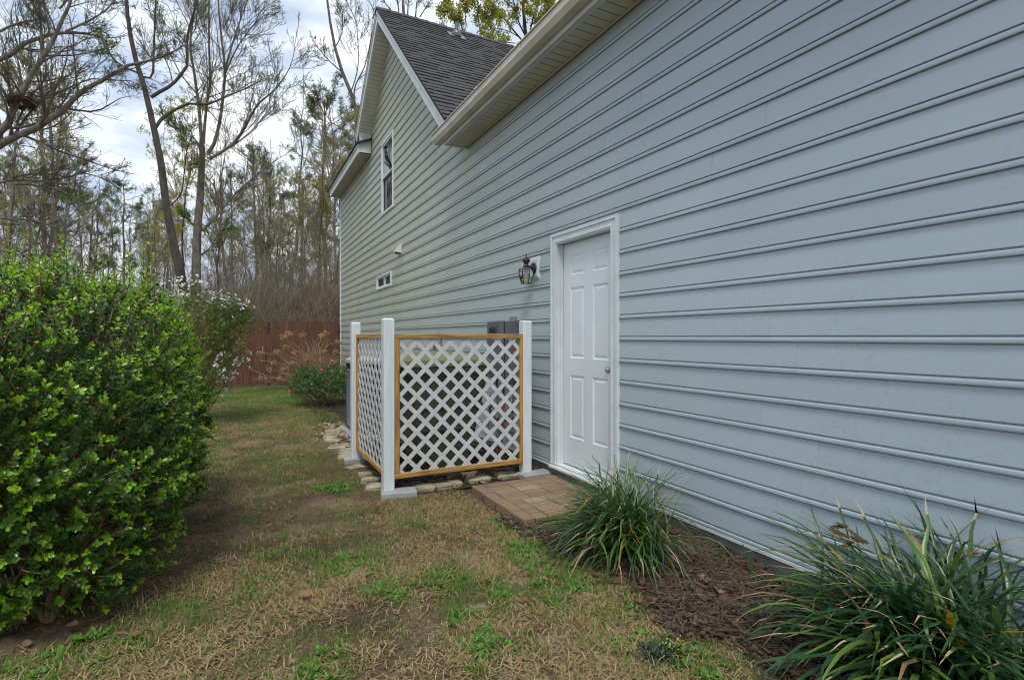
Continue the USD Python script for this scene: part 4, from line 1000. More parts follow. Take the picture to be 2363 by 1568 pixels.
def strap_clump(label, base, nb, length, width, seed, wallx=-.03, spread=.13):
    rng = np.random.default_rng(seed)
    cl = thing('strap_leaf_plant', label, 'grass plant', (base[0], base[1], 0))
    extra = MB()
    for i in range(nb * 2):
        az = rng.uniform(0, 2 * math.pi); lean = rng.uniform(2, 58); dr = rng.uniform(.7, 2.0) + .3 * (lean < 20)
        if math.cos(az) > .25 and rng.random() < .7: az = math.pi - az
        if math.cos(az) > .25: lean *= .4; dr *= .7
        b = np.array([rng.normal(0, spread * .7), rng.normal(0, spread), .02])
        ln = length * rng.uniform(.70, 1.12)
        if i >= nb:
            v, f = blade_mesh(b, az, lean, ln * .9, width * rng.uniform(.7, 1.1), rng, 8, dr); v[:, 0] = np.minimum(v[:, 0], wallx - base[0] - .004 * (i % 7)); extra.add(v, f); continue
        v, f = blade_mesh(b, az, lean, ln, width * rng.uniform(.75, 1.2), rng, 10, dr)
        v[:, 0] = np.minimum(v[:, 0], wallx - base[0] - .006 * (i % 7) / 7)         # bent back by the wall
        r = rng.random(); m = 'blade' if r < .91 else ('blade_y' if r < .965 else 'blade_d')
        b_ = obj('leaf', (v, f), M[m], cl, smooth=True)
        if m == 'blade' and rng.random() < .42:
            q = v.reshape(-1, 3, 3)[-3:]; q = q + norm(q[-1, 1] - q[0, 1]) * .0 + [0, 0, .0012]; q[0] = q[0] * .4 + q[1] * .6
            obj('dry_tip', (q.reshape(-1, 3), [[0, 1, 4, 3], [1, 2, 5, 4], [3, 4, 7, 6], [4, 5, 8, 7]]), M['tip'], b_)
    obj('inner_leaves', extra.tri(), M['blade'], cl, smooth=True, kind='stuff')
    return cl
strap_clump('dark green strap leaf clump between the brick patio and the siding', (-.50, 2.50), 298, .62, .0115, 41, spread=.10)
strap_clump('big strap leaf clump with yellow blades in the right corner by the siding', (-.30, .98), 290, .70, .0170, 42, spread=.13)
hp = atZ(1737, 1328, .03)
hs = thing('leaf_sprout', 'single bright green upright leaf sprouting from the bark mulch', 'sprout', (hp[0], hp[1], .02))
v, f = blade_mesh((0, 0, 0), 2.6, 4, .165, .055, np.random.default_rng(3), 10, .35); obj('leaf', (v, f), M['hosta'], hs, smooth=True)
# oak seedling
oak_leaf = Polygon([(0, 0), (.06, .12), (.22, .16), (.14, .28), (.34, .38), (.20, .46), (.40, .62), (.22, .70), (.24, .86), (.08, .86), (0, 1), (-.08, .86), (-.24, .86), (-.22, .70), (-.40, .62), (-.20, .46), (-.34, .38), (-.14, .28), (-.22, .16), (-.06, .12)])
ol = extr(oak_leaf, .012)
op = atX(1955, 1330, -.28); se = thing('oak_seedling', 'thin oak seedling with bronze lobed leaves rising from the right clump', 'seedling', (op[0], op[1], .02))
tipz = atX(1950, 1215, -.28)[2] - .02
obj('stem', trimesh.Trimesh(*tubes(smoothline([(0, 0, 0), (.005, .005, tipz * .5), (-.005, 0, tipz)], 8), np.linspace(.003, .0018, 8), 5), process=False), M['stem'], se, smooth=True)
rng = np.random.default_rng(2)
for i in range(7):
    m = ol.copy(); m.apply_scale([.085, .085, .02]); m.apply_transform(trimesh.transformations.euler_matrix(rng.uniform(-.5, .5), rng.uniform(-.4, .4), i * .95)); m.apply_translation([0, 0, tipz - (i % 3) * .035]); obj('leaf', m, M['bronze'], se)

# ------------------------------------------------------------------ lawn: dead blades, green blades, weeds, chips, fallen leaves
def blades(rng, n, rad, lmin, lmax, w, flat):
    m = MB()
    for i in range(n):
        az = rng.uniform(0, 6.283); lean = math.radians(np.clip(rng.normal(flat, 14), 5, 88)); L_ = rng.uniform(lmin, lmax)
        p = np.array([rng.normal(0, rad), rng.normal(0, rad), rng.uniform(-.004, .010 if flat > 50 else 0)])
        d1 = np.array([math.cos(az) * math.sin(lean), math.sin(az) * math.sin(lean), math.cos(lean)]); d2 = norm(d1 + [0, 0, -.5]); s = np.array([-math.sin(az), math.cos(az), 0]) * w / 2
        a = p + d1 * L_ * .55; e = a + d2 * L_ * .45
        m.add([p - s, p + s, a + s * .9, a - s * .9, e], np.array([[0, 1, 2], [0, 2, 3], [3, 2, 4]]))
    return m.tri()
rng = np.random.default_rng(77)
prot_dead = [(f'dead_tuft_{i:03d}', blades(rng, 30, .05, .02, .055, .0036, 74), M['deadgrass'], False) for i in range(4)] + [(f'thatch_tuft_{i:03d}', blades(rng, 32, .055, .02, .045, .0036, 82), M['thatch'], False) for i in range(3)]
prot_green = [(f'green_tuft_{i:03d}', blades(rng, 12, .03, .03, .065, .003, 32), M['grass'], False) for i in range(4)]
def rosette(rng, n, size):
    a = np.linspace(0, 6.283, n, endpoint=False) + rng.normal(0, .3, n); el = rng.uniform(.15, .8, n)
    D = np.stack([np.cos(a) * np.cos(el), np.sin(a) * np.cos(el), np.sin(el)], 1); P = np.stack([rng.normal(0, .012, n), rng.normal(0, .012, n), np.full(n, .004)], 1)
    return leaves(P, D, np.tile([0, 0, 1.], (n, 1)), size * rng.uniform(.6, 1.15, n), size * .36 * rng.uniform(.8, 1.2, n))
prot_weed = [(f'weed_{i:03d}', rosette(rng, 15, .042), M['weed'], False) for i in range(4)]
def ground_pts(n, rng, ymax=15.5, power=1.7):
    """points on the lawn in front of the house, denser near the camera"""
    y = 1.0 + (ymax - 1.0) * rng.random(n) ** power
    x = rng.uniform(-6.0, -.05, n)
    lim = -2.58 + (y * 1.0) * (-.41 / 1.337) - .25
    ok = (x > lim)
    bed = (x > bed_edge(y) + np.abs(rng.normal(0, .13, n))) & (y < 3.3)
    patio = (x > -.86) & (y > 3.17) & (y < 4.16)
    encl = (x > -1.56) & (y > 4.2) & (y < 5.7)
    farbed = (x > -1.2) & (y >= 5.7)
    shade = (((x + 3.75) / 1.15) ** 2 + ((y - 4.0) / 1.35) ** 2 < 1) & (rng.random(n) < .8)
    edge = (x > -.93) & (y > 3.05) & (y < 4.2)
    return np.stack([x, y], 1)[ok & ~shade & ~edge & ~bed & ~patio & ~encl & ~farbed]
green_spots = [(820, 1305, .22, 1), (890, 1352, .17, 1.3), (930, 1345, .12, 1), (1030, 1325, .17, 1), (1235, 1280, .2, 1.3), (1300, 1305, .2, 1.2), (1350, 1345, .15, 1), (1220, 1265, .2, 1), (1290, 1330, .18, 1), (1150, 1365, .07, 1), (775, 1130, .13, 1), (755, 1128, .14, 1),
               (640, 1280, .09, 1), (1120, 1500, .14, 1.2), (1060, 1425, .09, 1), (1150, 1200, .17, 1), (1180, 1215, .14, .9), (960, 1205, .12, 1), (965, 1090, .0, 0), (1280, 1380, .12, .8), (1440, 1400, .14, .8), (720, 1560, .2, .7), (100, 1540, .25, .8), (260, 1520, .2, .6), (1430, 1460, .18, .7), (1560, 1500, .15, .7), (1640, 1560, .15, .8), (640, 1065, .5, .5), (700, 1060, .4, .4)]
GS = [(atZ(a, b_)[:2], r, w) for a, b_, r, w in green_spots if r > 0]
def greenness(p):
    g = np.zeros(len(p))
    for c, r, w in GS: g = np.maximum(g, w * np.exp(-(((p - c) / r) ** 2).sum(1)))
    g2 = np.clip((meshkit.fbm(np.c_[p * 1.3, np.zeros(len(p))], 4, 9) - .50) * 4, 0, 1)
    far = np.clip((p[:, 1] - 7.5) / 3.5, 0, 1) * .7 + .5 * np.exp(-((p[:, 1] - 12) / 2.2) ** 2)
    nearleft = .35 * (p[:, 1] < 3.2)
    return g, np.clip(g2 * (.34 + far * 1.2 + nearleft) + .14 * far, 0, 1)
def is_sand(p): return np.min([np.hypot((p[:, 0] - c[0]) * .62, p[:, 1] - c[1]) / r for c, r in sand[:4]], axis=0) < .38
z3 = lambda p, dz=0.: np.c_[p, zg(p[:, 0], p[:, 1]) + dz]
p = ground_pts(52000, rng)
thick = meshkit.fbm(np.c_[p * 2.1, np.zeros(len(p))], 3, 14); worn = np.exp(-(((p - [-2.05, 4.3]) / [.75, 1.6]) ** 2).sum(1))
keep = (rng.random(len(p)) < np.clip(.30 + (thick - .42) * 3.6, .10, 1)) & (~is_sand(p) | (rng.random(len(p)) < .12))
p = p[keep]; worn = worn[keep]; n = len(p); which = np.where(rng.random(n) < .30 + .5 * worn + .25 * (p[:, 1] > 5), 4 + rng.integers(0, 3, n), rng.integers(0, 4, n))
scatter('dead_grass', prot_dead, z3(p, .003), rng.uniform(0, 6.28, n), rng.uniform(.75, 1.25, n) * (1 + .03 * p[:, 1]), which, label='matted tan dead grass covering most of the lawn', cat='dead grass')
p = ground_pts(62000, rng, 15.6, 1.3); g, g2 = greenness(p); p = p[(rng.random(len(p)) < np.clip(g * .5 + g2 * .9 + .13, 0, 1)) & ~is_sand(p)]; n = len(p)
scatter('green_grass', prot_green, z3(p), rng.uniform(0, 6.28, n), rng.uniform(.7, 1.2, n) * (1 + .035 * p[:, 1]), rng.integers(0, 4, n), label='fresh green grass blades growing through the dead lawn', cat='grass')
p = ground_pts(60000, rng, 9, 1.5); g, g2 = greenness(p); p = p[(rng.random(len(p)) < np.clip((g - .32) * .62, 0, 1)) & ~is_sand(p)]; n = len(p)
scatter('weeds', prot_weed, z3(p), rng.uniform(0, 6.28, n), rng.uniform(.55, 1.2, n), rng.integers(0, 4, n), label='low bright green leafy weeds in patches on the lawn', cat='weeds')
# dark weed with yellow flowers
wp_ = atZ(1520, 1510); wd = thing('dark_weed', 'dark leafy weed patch with tiny yellow flowers near the bottom edge', 'weed', (wp_[0], wp_[1], float(zg(wp_[0], wp_[1]))))
m = MB()
for i in range(46):
    v, f = rosette(rng, 9, .028); m.add(rot(v, rng.uniform(0, 360)) + [rng.normal(0, .06), rng.normal(0, .045), rng.uniform(0, .025)], f)
obj('leaves', m.tri(), M['weed_d'], wd)
for q in ((.05, -.01), (.09, -.02), (.04, -.04)):
    v, f = rosette(rng, 6, .012); obj('flower', (v + [q[0], q[1], .05], f), M['yellow'], wd)
# mulch chips
def chip(rng):
    a, b_, c = rng.uniform(.018, .062), rng.uniform(.004, .0095), rng.uniform(.002, .005)
    v, f = cbox((-a / 2, -b_ / 2, -c / 2), (a / 2, b_ / 2, c / 2)); v = v + rng.normal(0, .0022, v.shape); return v, f
chips = [(f'chip_{i:03d}', chip(rng), M['chip'], False) for i in range(9)]
n = 17000; y = 0.6 + 2.75 * rng.random(n) ** 1.1; x = bed_edge(y) - .05 - np.abs(rng.normal(0, .07, n)) + (.06 - bed_edge(y)) * rng.random(n) ** .85
p1 = np.c_[x, y]; n2 = 5000; p2 = np.c_[rng.uniform(-1.45, -.02, n2), rng.uniform(4.25, 6.6, n2)]; p3 = np.c_[rng.uniform(-1.5, -.03, 5000), rng.uniform(6.6, 15.4, 5000)]
p = np.vstack([p1, p2, p3]); p = p[~((p[:, 0] > -.86) & (p[:, 1] > 3.15) & (p[:, 1] < 4.15))]; n = len(p)
scatter('mulch_chips', chips, z3(p, .026) + np.c_[np.zeros((n, 2)), rng.uniform(-.006, .022, n)], rng.uniform(0, 6.28, n), rng.uniform(.7, 1.5, n), rng.integers(0, 9, n), label='loose shredded bark chips lying on the mulch beds', cat='mulch chips', tilt=rng.normal(0, .6, n))
# fallen leaves: individual curled oak leaves
def curled(seed):
    r = np.random.default_rng(seed); m = extr(oak_leaf, .01).subdivide(); v = m.vertices.copy()
    v[:, 2] += .5 * v[:, 0] ** 2 * r.uniform(.4, 1.6) + .22 * np.sin(v[:, 1] * 3 + r.uniform(0, 3)) * r.uniform(.3, 1) ; m.vertices = v; m.apply_scale([.052, .052, .04]); return m
spots = [(1455, 1288), (1485, 1300), (1520, 1270), (1420, 1295), (1265, 1330), (1600, 1262), (1385, 1275), (1530, 1255), (1560, 1300), (1300, 1180), (545, 1488), (300, 1475), (1100, 1148), (1060, 1190), (1215, 1385), (1670, 1372), (1700, 1430), (1780, 1390), (1360, 1320), (1840, 1420), (2010, 1360), (1880, 1500), (1480, 1390), (1515, 1400), (620, 1470), (1750, 1290), (690, 1380), (1060, 1450), (150, 1450), (60, 1480), (1960, 1540), (1620, 1330), (1420, 1250), (780, 1040), (660, 990), (1010, 1350)]
fl0 = None
for i, (px, py) in enumerate(spots):
    p = atZ(px, py, .03); loc = (p[0], p[1], float(zg(p[0], p[1])) + (.045 if p[0] > -.85 else .03)); rr = (rng.uniform(-25, 25), rng.uniform(-25, 25), rng.uniform(0, 360)); s = rng.uniform(.7, 1.2)
    inbed = p[0] > bed_edge(p[1])
    lb = 'curled brown fallen leaf on the bark mulch' if inbed else 'curled brown fallen leaf on the lawn'; gr = 'brown leaves on the mulch' if inbed else 'brown leaves on the lawn'
    if i < 4:
        o = thing('fallen_leaf' if i == 0 else 'fallen_leaf', lb, 'fallen leaf', loc, 0, gr, s, rr); obj('leaf_blade', curled(i), M['fallen'], o)
        if i == 0: fl0 = []
        fl0.append(o)
    else: dup(fl0[i % 4], loc, 0, lb, gr, s, rr)
bl_ = atZ(62, 1452, .05); o = thing('fallen_leaf', 'large folded brown leaf lying at the base of the big shrub', 'fallen leaf', (bl_[0], bl_[1], .07), 0, None, 2.6, (25, -20, 60)); obj('leaf_blade', curled(9), M['fallen'], o)
hz_ = thing('garden_hose', 'thin dark green hose lying in the mulch beside the brick patio', 'hose', (0, 0, 0))
obj('hose', trimesh.Trimesh(*tubes(smoothline([(-.78, 3.10, .045), (-.62, 3.07, .045), (-.45, 3.10, .05), (-.3, 3.08, .05), (-.15, 3.12, .05)], 16), np.full(16, .008), 8, True), process=False), M['holly'], hz_, smooth=True)

# ------------------------------------------------------------------ trees with their own shapes
def hero(name, label, cat, Yp, limbs, seed, bark='bark', nt=(9, 8, 6), leaf=None, nleaf=0, lsz=.05, twlen=(.42, .45, .5), minr=.006, base=None, jit=1.0, leafw=.6, upt=.35, tw_mat='twig_dark'):
    """limbs: list of (points in photograph pixels, r0, r1); placed on the plane y = Yp, bowed towards and away from the viewer"""
    rng = np.random.default_rng(seed)
    L3 = []
    for i, (pts, r0, r1) in enumerate(limbs):
        P = np.array([atY(a, b_, Yp) for a, b_ in pts])
        dep = rng.uniform(-1, 1) * jit
        t = np.linspace(0, 1, len(P))
        if i > 0:
            sc_ = np.linalg.norm(P[-1] - P[0]); off = dep * .28 * sc_ * t
            P = np.array([CAM + (q - CAM) * (1 + o / (Yp)) for q, o in zip(P, off)])
        kk = 1.0 if i == 0 else .62
        L3.append((smoothline(P, 16), np.linspace(r0, r1, 16) * kk))
    root = np.array([L3[0][0][0][0], L3[0][0][0][1], float(zg(L3[0][0][0][0], L3[0][0][0][1]))]) if base is None else np.array(base, float)
    tr = thing(name, label, cat, root)
    P = np.array([a for a, _ in L3]) - root; R = np.array([r for _, r in L3])
    tk = MB()
    if P[0, 0, 2] > .2:                                     # carry the trunk to the ground
        b0 = np.array([0, 0, -.1]); tk.add(*tubes(smoothline([b0, P[0, 0] * .5 + b0 * .5, P[0, 0]], 6), np.linspace(R[0, 0] * 1.25, R[0, 0], 6), 10))
    tk.add(*tubes(P[:1], R[:1], 12))
    obj('trunk', tk.tri(), M[bark], tr, smooth=True)
    if len(P) > 1:
        for q in range(1, len(P)): obj('limb', trimesh.Trimesh(*tubes(P[q:q + 1], R[q:q + 1], 8), process=False), M[bark], tr, smooth=True)
    src, rs = (P[1:], R[1:]) if len(P) > 1 else (P, R)
    allP = []; tw = MB()
    lens = None
    for lv in range(3):
        c, r = grow(src, rs, nt[lv], .12 if lv else .15, 1.0, 42, twlen[lv], 7 if lv == 0 else 5, rng, up=upt, wob=.13, rr=.45 if lv == 0 else .55)
        r = np.maximum(r, minr * (1.0, .7, .5)[lv]); tw.add(*tubes(c, r, 4 if lv == 0 else 3)); allP.append(c); src, rs = c, r
    obj('twigs', tw.tri(), M[tw_mat], tr, kind='stuff')
    if leaf:
        tips = np.vstack([allP[2][:, 2:].reshape(-1, 3), allP[1][:, 3:].reshape(-1, 3)])
        w = meshkit.fbm(tips * .55, 2, seed) ** 2; w /= w.sum()
        idx = rng.choice(len(tips), nleaf, p=w); pts = tips[idx]; k = 5
        pts = np.repeat(pts, k, 0); d = norm(rng.normal(size=pts.shape) + [0, 0, -.15]); sz = lsz * rng.uniform(.6, 1.3, len(pts))
        obj('leaves', leaves(pts + rng.normal(0, lsz * .8, pts.shape), d, norm(rng.normal(size=pts.shape)), sz, sz * leafw, False), M[leaf], tr, kind='stuff')
    return tr
z1 = lambda *a: [(x * .2532, y * .2532) for x, y in a]                         # from an enlarged view of the top left
z2 = lambda *a: [(317.7 + x * .2532, y * .2532) for x, y in a]
z3p = lambda *a: [(714.8 + x * .3291, y * .3291) for x, y in a]
z4 = lambda *a: [(397 + x * .2583, 357.4 + y * .2583) for x, y in a]
z5 = lambda *a: [(873.6 + x * .2017, y * .2017) for x, y in a]
z6 = lambda *a: [(x * .2077, 357.4 + y * .2077) for x, y in a]
hero('leaning_tree', 'leaning dark trunked tree with two arms curving right behind the fence', 'tree', 20.0,
     [([(436, 730), (418, 640), (400, 560), (380, 450)] + z1((1480, 1568), (1400, 1160), (1340, 900), (1290, 700), (1240, 560), (1190, 330), (1150, 0), (1140, -300)), .145, .04),
      (z1((1375, 890), (1470, 830), (1560, 780), (1650, 680), (1710, 580), (1700, 420), (1720, 280), (1790, 0), (1800, -250)), .09, .03),
      (z1((1420, 1160), (1500, 1060), (1620, 990), (1740, 945)) + z2((620, 955), (760, 900), (1000, 800), (1150, 720)), .085, .02),
      (z1((1290, 700), (1340, 720), (1395, 680), (1400, 500), (1410, 250), (1420, 0), (1440, -200)), .06, .025),
      (z1((1250, 660), (1130, 610), (1010, 510), (960, 370), (930, 350)), .05, .02),
      (z1((1250, 600), (1300, 570), (1500, 510), (1700, 400)), .05, .02),
      ([(385, 480), (420, 440), (425, 400), (432, 345), (440, 320)], .04, .02)], 101, 'bark_dark', (13, 8, 6), 'bud', 1100, .05, minr=.008)
hero('many_stemmed_tree', 'tall grey tree with several upright stems fanning out behind the fence', 'tree', 21.0,
     [(z4((205, 1400), (215, 1100), (225, 700), (250, 400), (262, 150)) + z2((590, 1400), (580, 1300)), .16, .09),
      (z2((580, 1300), (560, 1000), (520, 700), (480, 400), (510, 150), (530, 0), (545, -250)), .09, .03),
      (z2((600, 1300), (630, 950), (660, 750), (650, 400), (650, 0), (660, -250)), .08, .03),
      (z2((640, 1400), (700, 1300), (770, 950), (795, 650), (770, 400), (740, 100), (730, -150)), .10, .03),
      (z2((790, 700), (900, 450), (1080, 200), (1230, 20)), .05, .015),
      (z2((650, 1450), (900, 1280), (1100, 950), (1250, 820), (1400, 580), (1430, 450)), .09, .015),
      (z4((270, 680), (400, 540), (500, 420), (650, 270), (800, 150), (950, 30)), .09, .02),
      (z2((795, 640), (850, 450), (930, 200), (1000, 0), (1040, -200)), .055, .02),
      (z2((700, 1420), (1000, 1230), (1200, 1000), (1400, 780)), .05, .015),
      (z4((240, 900), (330, 840), (460, 660), (560, 640)), .05, .015),
      (z2((570, 1380), (480, 1230), (360, 1180), (150, 980)), .05, .015),
      (z4((205, 640), (120, 560), (60, 500)), .05, .015)], 102, 'bark', (14, 8, 6), 'bud', 900, .05, minr=.008, upt=.6)
LT = [(-130, 760), (-110, 600), (-80, 470), (-50, 380)]
hero('spreading_tree', 'wide spreading tree whose thick limbs reach in from the left edge', 'tree', 12.0,
     [(LT + [(-20, 330), (-40, 200), (-60, 60), (-70, -100)], .23, .10),
      ([(-60, 380)] + z1((0, 1320), (150, 1240), (330, 1170), (480, 1070), (620, 970), (700, 870), (800, 800), (1000, 700), (1130, 610), (1300, 570), (1500, 510), (1700, 400)), .105, .02),
      ([(-50, 345)] + z1((0, 1200), (80, 1120), (130, 970), (200, 850), (290, 680), (370, 560), (480, 380), (560, 200), (650, 0), (680, -150)), .10, .03),
      ([(-60, 170)] + z1((0, 540), (120, 490), (200, 410), (330, 360), (500, 310), (650, 300), (800, 310), (930, 350), (1000, 500), (1100, 600), (1250, 660)), .075, .018),
      (z1((600, 290), (750, 220), (900, 140), (1000, 60), (1060, -60)), .035, .015),
      (z1((60, 560), (150, 680), (230, 800), (330, 880), (480, 860), (700, 770), (850, 720), (1000, 730), (1200, 740)), .035, .012),
      (z1((370, 560), (380, 380), (370, 200), (300, 0), (280, -100)), .04, .015),
      (z1((110, 900), (70, 720), (40, 600), (0, 540)), .04, .02),
      (z1((540, 80), (600, 20), (660, -80)), .03, .015),
      ([(-60, 440)] + z6((0, 305), (150, 280), (450, 290), (600, 310), (850, 310)), .06, .012),
      ([(-80, 520)] + z6((0, 700), (300, 720), (500, 770), (700, 830), (860, 960)), .035, .010),
      (z6((130, 250), (420, 210), (640, 220), (750, 260), (880, 195), (1050, 230), (1300, 360)), .03, .010),
      (z6((150, 330), (330, 330), (480, 360), (650, 390), (820, 480), (1000, 560)), .03, .010),
      (z1((0, 290), (150, 220), (330, 180), (450, 120)), .035, .012)], 103, 'bark', (15, 8, 6), 'bud', 500, .034, twlen=(.40, .45, .5), minr=.0045, jit=.8)
hero('bare_tree', 'bare pale tree with fine upswept twigs left of the gable', 'tree', 27.0,
     [([(862, 777), (858, 600), (846, 400)] + z3p((330, 790), (270, 600), (200, 440), (160, 250), (120, 0), (110, -200)), .20, .04),
      (z3p((300, 990), (220, 900), (150, 860), (100, 760), (80, 700), (30, 600)), .06, .015),
      (z3p((330, 800), (310, 650), (390, 450), (430, 250), (450, 60)), .07, .02),
      (z3p((230, 510), (100, 390), (20, 280)), .05, .015),
      (z3p((290, 640), (340, 420), (330, 200), (250, 0)), .05, .02),
      (z3p((310, 1010), (150, 1010), (60, 940), (-60, 900)), .05, .012),
      (z3p((180, 330), (230, 180), (220, 20)), .045, .015)], 104, 'bark', (13, 7, 6), None, 0, minr=.009, upt=.5)
hero('bare_tree', 'bare tree rising behind the gable ridge', 'tree', 22.0,
     [([(938, 777), (936, 400), (935, 120), (932, 60), (928, -60)], .16, .05),
      (z5((330, 190), (340, 0), (360, -200)), .05, .02), (z5((420, 220), (430, 80), (470, -100)), .05, .02), (z5((140, 120), (60, 20), (0, -60)), .04, .015), (z5((470, 200), (560, 60), (640, -60)), .04, .015), (z5((230, 140), (215, 0), (200, -150)), .045, .02)], 105, 'bark', (10, 6, 5), None, 0, minr=.008, upt=.6)
hero('budding_tree', 'tree in yellow green new leaf rising behind the shingled roof', 'tree', 17.0,
     [([(1250, 777), (1240, 300), (1222, 130), (1210, 60), (1205, -40)], .16, .05),
      (z5((1690, 430), (1600, 250), (1540, 0), (1520, -150)), .05, .02), (z5((1730, 380), (1780, 150), (1830, 0), (1850, -200)), .05, .02), (z5((1650, 480), (1500, 300), (1350, 120), (1240, 0), (1150, -100)), .05, .02),
      (z5((1180, 470), (1150, 300), (1120, 130), (1050, -30)), .04, .015), (z5((960, 380), (930, 250), (850, 180), (800, 20)), .03, .012), (z5((1640, 460), (1480, 360), (1300, 330), (1200, 420)), .03, .012), (z5((1730, 300), (1860, 180), (1960, 20)), .04, .015), (z5((1300, 560), (1250, 300), (1290, 150), (1270, -50)), .03, .012),
      (z5((1560, 500), (1400, 480), (1250, 470)), .03, .012), (z5((1180, 470), (1000, 420), (760, 300), (700, 130)), .03, .010), (z5((1000, 300), (980, 100), (960, -50)), .03, .010)], 106, 'bark_dark', (9, 6, 4), 'maple', 2300, .07, minr=.007, leafw=.8)
ns = atY(48, 236, 11.9); nest = thing('bird_nest', 'dark twig nest in a fork of the spreading tree', 'nest', ns)
rng = np.random.default_rng(6); a = rng.uniform(0, 6.28, 160); r = rng.uniform(.10, .2, 160); c0 = np.stack([r * np.cos(a), r * np.sin(a), rng.normal(0, .045, 160)], 1); dd = np.stack([-np.sin(a), np.cos(a), rng.normal(0, .25, 160)], 1) * .13
obj('twigs', tubes(np.stack([c0 - dd, c0, c0 + dd], 1) * np.array([1, 1, 1]), np.full((160, 3), .006), 3), M['nest'], nest)

# ------------------------------------------------------------------ woodland behind the fence
def forest_proto(seed, h, r0, leaf, nleaf, nt=(16, 7, 5), start=.3):
    rng = np.random.default_rng(seed); n = 14
    P = np.zeros((1, n, 3)); P[0, :, 2] = np.linspace(-.2, h, n); P[0, :, :2] = np.cumsum(rng.normal(0, .08, (n, 2)), 0); P[0, 0, :2] = 0
    R = (r0 * np.linspace(1, .16, n))[None]
    out = [('trunk', tubes(P, R, 8), True)]
    tw = MB(); src, rs = P, R; A = []
    for lv in range(3):
        c, r = grow(src, rs, nt[lv], start if lv == 0 else .15, 1, 38, (.30, .45, .5)[lv], 6 if lv == 0 else 4, rng, up=.7 if lv == 0 else .3, wob=.14, rr=.42)
        r = np.maximum(r, (.015, .008, .005)[lv]); tw.add(*tubes(c, r, 3)); A.append(c); src, rs = c, r
    tips = A[2][:, 2:].reshape(-1, 3); pts = np.repeat(tips[rng.choice(len(tips), nleaf)], 3, 0); sz = .075 * rng.uniform(.6, 1.3, len(pts))
    lf = leaves(pts + rng.normal(0, .05, pts.shape), norm(rng.normal(size=pts.shape)), norm(rng.normal(size=pts.shape)), sz, sz * .6, False)
    return P, tw.tri(), lf, R
def forest_tree(seed, h, r0, label, cat, group, bark, leaf, nleaf, loc, nt=(16, 7, 5), start=.3, twm='twig'):
    P, tw, lf, R = forest_proto(seed, h, r0, leaf, nleaf, nt, start)
    t = thing('woodland_tree', label, cat, loc, 0, group)
    obj('trunk', tubes(P, R, 8), M[bark], t, smooth=True); obj('twigs', tw, M[twm], t, kind='stuff')
    if nleaf: obj('leaves', lf, M[leaf], t, kind='stuff')
    return t
def pine(seed, h, r0, label, loc, group):
    rng = np.random.default_rng(seed); n = 12
    P = np.zeros((1, n, 3)); P[0, :, 2] = np.linspace(-.2, h, n); P[0, :, :2] = np.cumsum(rng.normal(0, .06, (n, 2)), 0); P[0, 0, :2] = 0
    R = (r0 * np.linspace(1, .2, n))[None]
    t = thing('pine_tree', label, 'pine tree', loc, 0, group); obj('trunk', tubes(P, R, 8), M['pinebark'], t, smooth=True)
    c, r = grow(P, R, 34, .48, 1, 70, .21, 6, rng, up=.5, wob=.12, rr=.28); c2, r2 = grow(c, r, 7, .3, 1, 45, .5, 4, rng, up=.4, rr=.5)
    obj('limbs', MB().add(*tubes(c, np.maximum(r, .02), 4)).add(*tubes(c2, np.maximum(r2, .010), 3)).tri(), M['pinebark'], t)
    tips = np.vstack([c2[:, 1:].reshape(-1, 3), c[:, 3:].reshape(-1, 3)]); w = meshkit.fbm(tips * .8, 2, seed) ** 3; tips = tips[rng.choice(len(tips), 430, p=w / w.sum())]
    k = 15; pts = np.repeat(tips, k, 0); d = norm(rng.normal(size=pts.shape) + [0, 0, .45]); sz = rng.uniform(.18, .32, len(pts))
    obj('needles', leaves(pts, d, norm(rng.normal(size=pts.shape)), sz, np.full(len(pts), .030), False), M['needle'], t, kind='stuff')
    return t
def gpos(px, Yp): q = atY(px, HY, Yp); return (q[0], q[1], float(zg(q[0], q[1])) - .05)
rng = np.random.default_rng(60)
G1, G2, G3 = 'slender bare trees of the woodland', 'budding trees of the woodland', 'thicker bare trees of the woodland'
T = [forest_tree(201, 12.5, .085, 'slender bare grey tree in the woodland behind the fence', 'tree', G1, 'bark', 'bud_olive', 500, gpos(600, 33)),
     forest_tree(202, 11.0, .075, 'slender bare grey tree in the woodland behind the fence', 'tree', G1, 'bark_dark', 'bud_olive', 300, gpos(700, 36)),
     forest_tree(203, 10.5, .08, 'tree with yellowish new buds in the woodland behind the fence', 'tree', G2, 'bark', 'bud_olive', 1800, gpos(755, 31), twm='twig_brown'),
     forest_tree(204, 12.0, .07, 'tree with yellowish new buds in the woodland behind the fence', 'tree', G2, 'bark_dark', 'bud_olive', 2400, gpos(640, 40), twm='twig_brown'),
     forest_tree(205, 13.5, .13, 'thicker bare trunk standing in the woodland behind the fence', 'tree', G3, 'bark', 'bud_olive', 300, gpos(105, 26), start=.35)]
spec = []
for i in range(62):
    u = rng.uniform(-260, 860); Yp = 28 + 30 * rng.random() ** 1.1; spec.append((u, Yp, rng.choice([0, 0, 1, 1, 2, 3, 3, 4], p=None)))
for u, Yp, kk in [(150, 26, 4), (545, 27, 4), (570, 30, 4), (670, 29, 4), (735, 25, 1), (748, 26, 2), (765, 24, 0), (778, 27, 3), (700, 27, 0), (20, 27, 4)]: spec.append((u, Yp, kk))
for u, Yp, kk in spec:
    r = T[kk]; dup(r, gpos(u, Yp), rng.uniform(0, 6.28), r.GetCustomData()['label'], None, rng.uniform(.62, .98) * (1 + max(0, Yp - 40) * .006))
GP_ = 'green pines of the woodland'
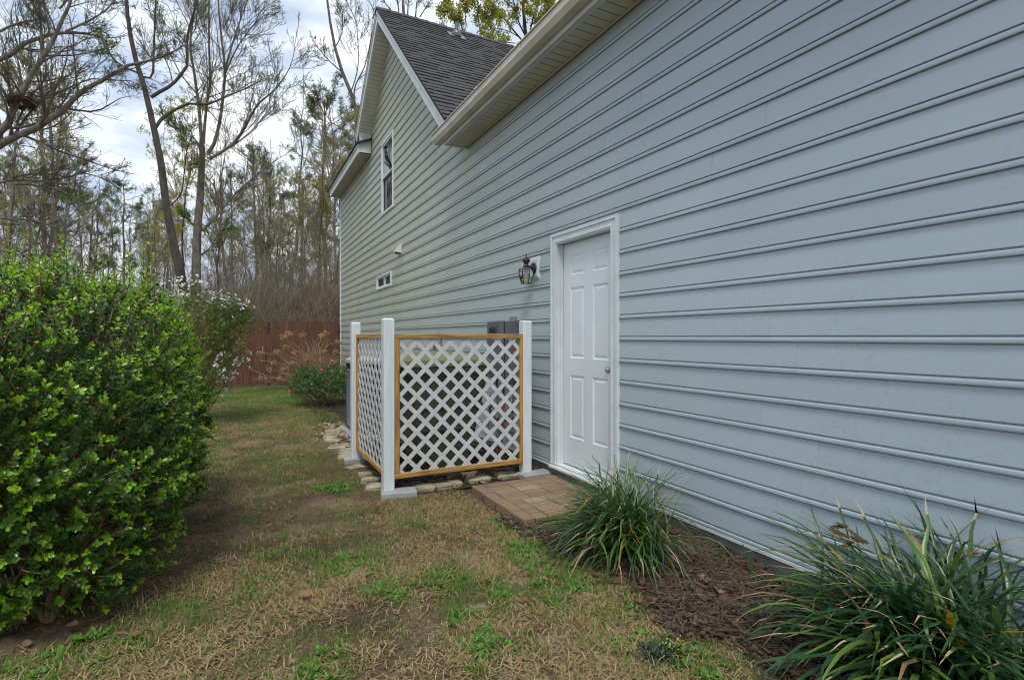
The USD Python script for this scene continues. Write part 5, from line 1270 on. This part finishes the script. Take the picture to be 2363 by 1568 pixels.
pines = [pine(301, 14.0, .15, 'dark green pine rising right beside the far house corner', gpos(752, 30), None), pine(302, 13.0, .14, 'dark green pine standing in the woodland left of the house', gpos(590, 36), GP_), pine(303, 15.0, .16, 'dark green pine standing in the woodland left of the house', gpos(120, 34), GP_)]
for u, Yp, kk in [(20, 36, 1), (70, 44, 2), (205, 40, 1), (290, 46, 2), (400, 55, 0), (540, 46, 2), (640, 44, 1), (690, 52, 2), (790, 34, 2), (-60, 36, 0)]:
    dup(pines[kk], gpos(u, Yp), rng.uniform(0, 6.28), 'dark green pine standing in the woodland left of the house', GP_, rng.uniform(.72, 1.0) * (1 + (Yp - 36) * .008))
# brown thicket of whips and vines between the trunks
def thicket(rng, n, h):
    n = int(n * 1.3)
    a = rng.normal(0, .55, (n, 2)); P = np.zeros((n, 6, 3)); P[:, 0, :2] = a; d = norm(np.c_[rng.normal(0, .25, (n, 2)), np.ones(n)]); L_ = h * rng.uniform(.45, 1.1, n)
    for k in range(1, 6): d = norm(d + rng.normal(0, .16, d.shape) + [0, 0, -.03]); P[:, k] = P[:, k - 1] + d * (L_ / 5)[:, None]
    R = np.linspace(.011, .004, 6)[None] * rng.uniform(.6, 1.4, (n, 1)); c, r = grow(P, R, 7, .2, 1, 45, .4, 4, rng, rr=.6, up=.1)
    c2, r2 = grow(c, r, 3, .2, 1, 45, .5, 3, rng, rr=.7, up=.1)
    return MB().add(*tubes(P, R, 3)).add(*tubes(c, np.maximum(r, .0035), 3)).add(*tubes(c2, np.maximum(r2, .0028), 3)).tri()
tp = [(f'whips_{i:03d}', thicket(rng, 26, 3.2), M['twig_brown'], False) for i in range(3)] + [(f'whips_{i + 3:03d}', thicket(rng, 22, 4.6), M['twig'], False) for i in range(2)]
n = 330; u = np.where(rng.random(n) < .5, rng.uniform(480, 860, n), rng.uniform(-320, 880, n)); Yp = 20 + 24 * rng.random(n) ** 1.2; pos = np.array([gpos(a, b_) for a, b_ in zip(u, Yp)])
scatter('thicket', tp, pos, rng.uniform(0, 6.28, n), rng.uniform(.45, 1.25, n) * np.where(u < 470, .7, 1.0), rng.integers(0, 5, n), label='tangled brown undergrowth filling the woodland behind the fence', cat='undergrowth')
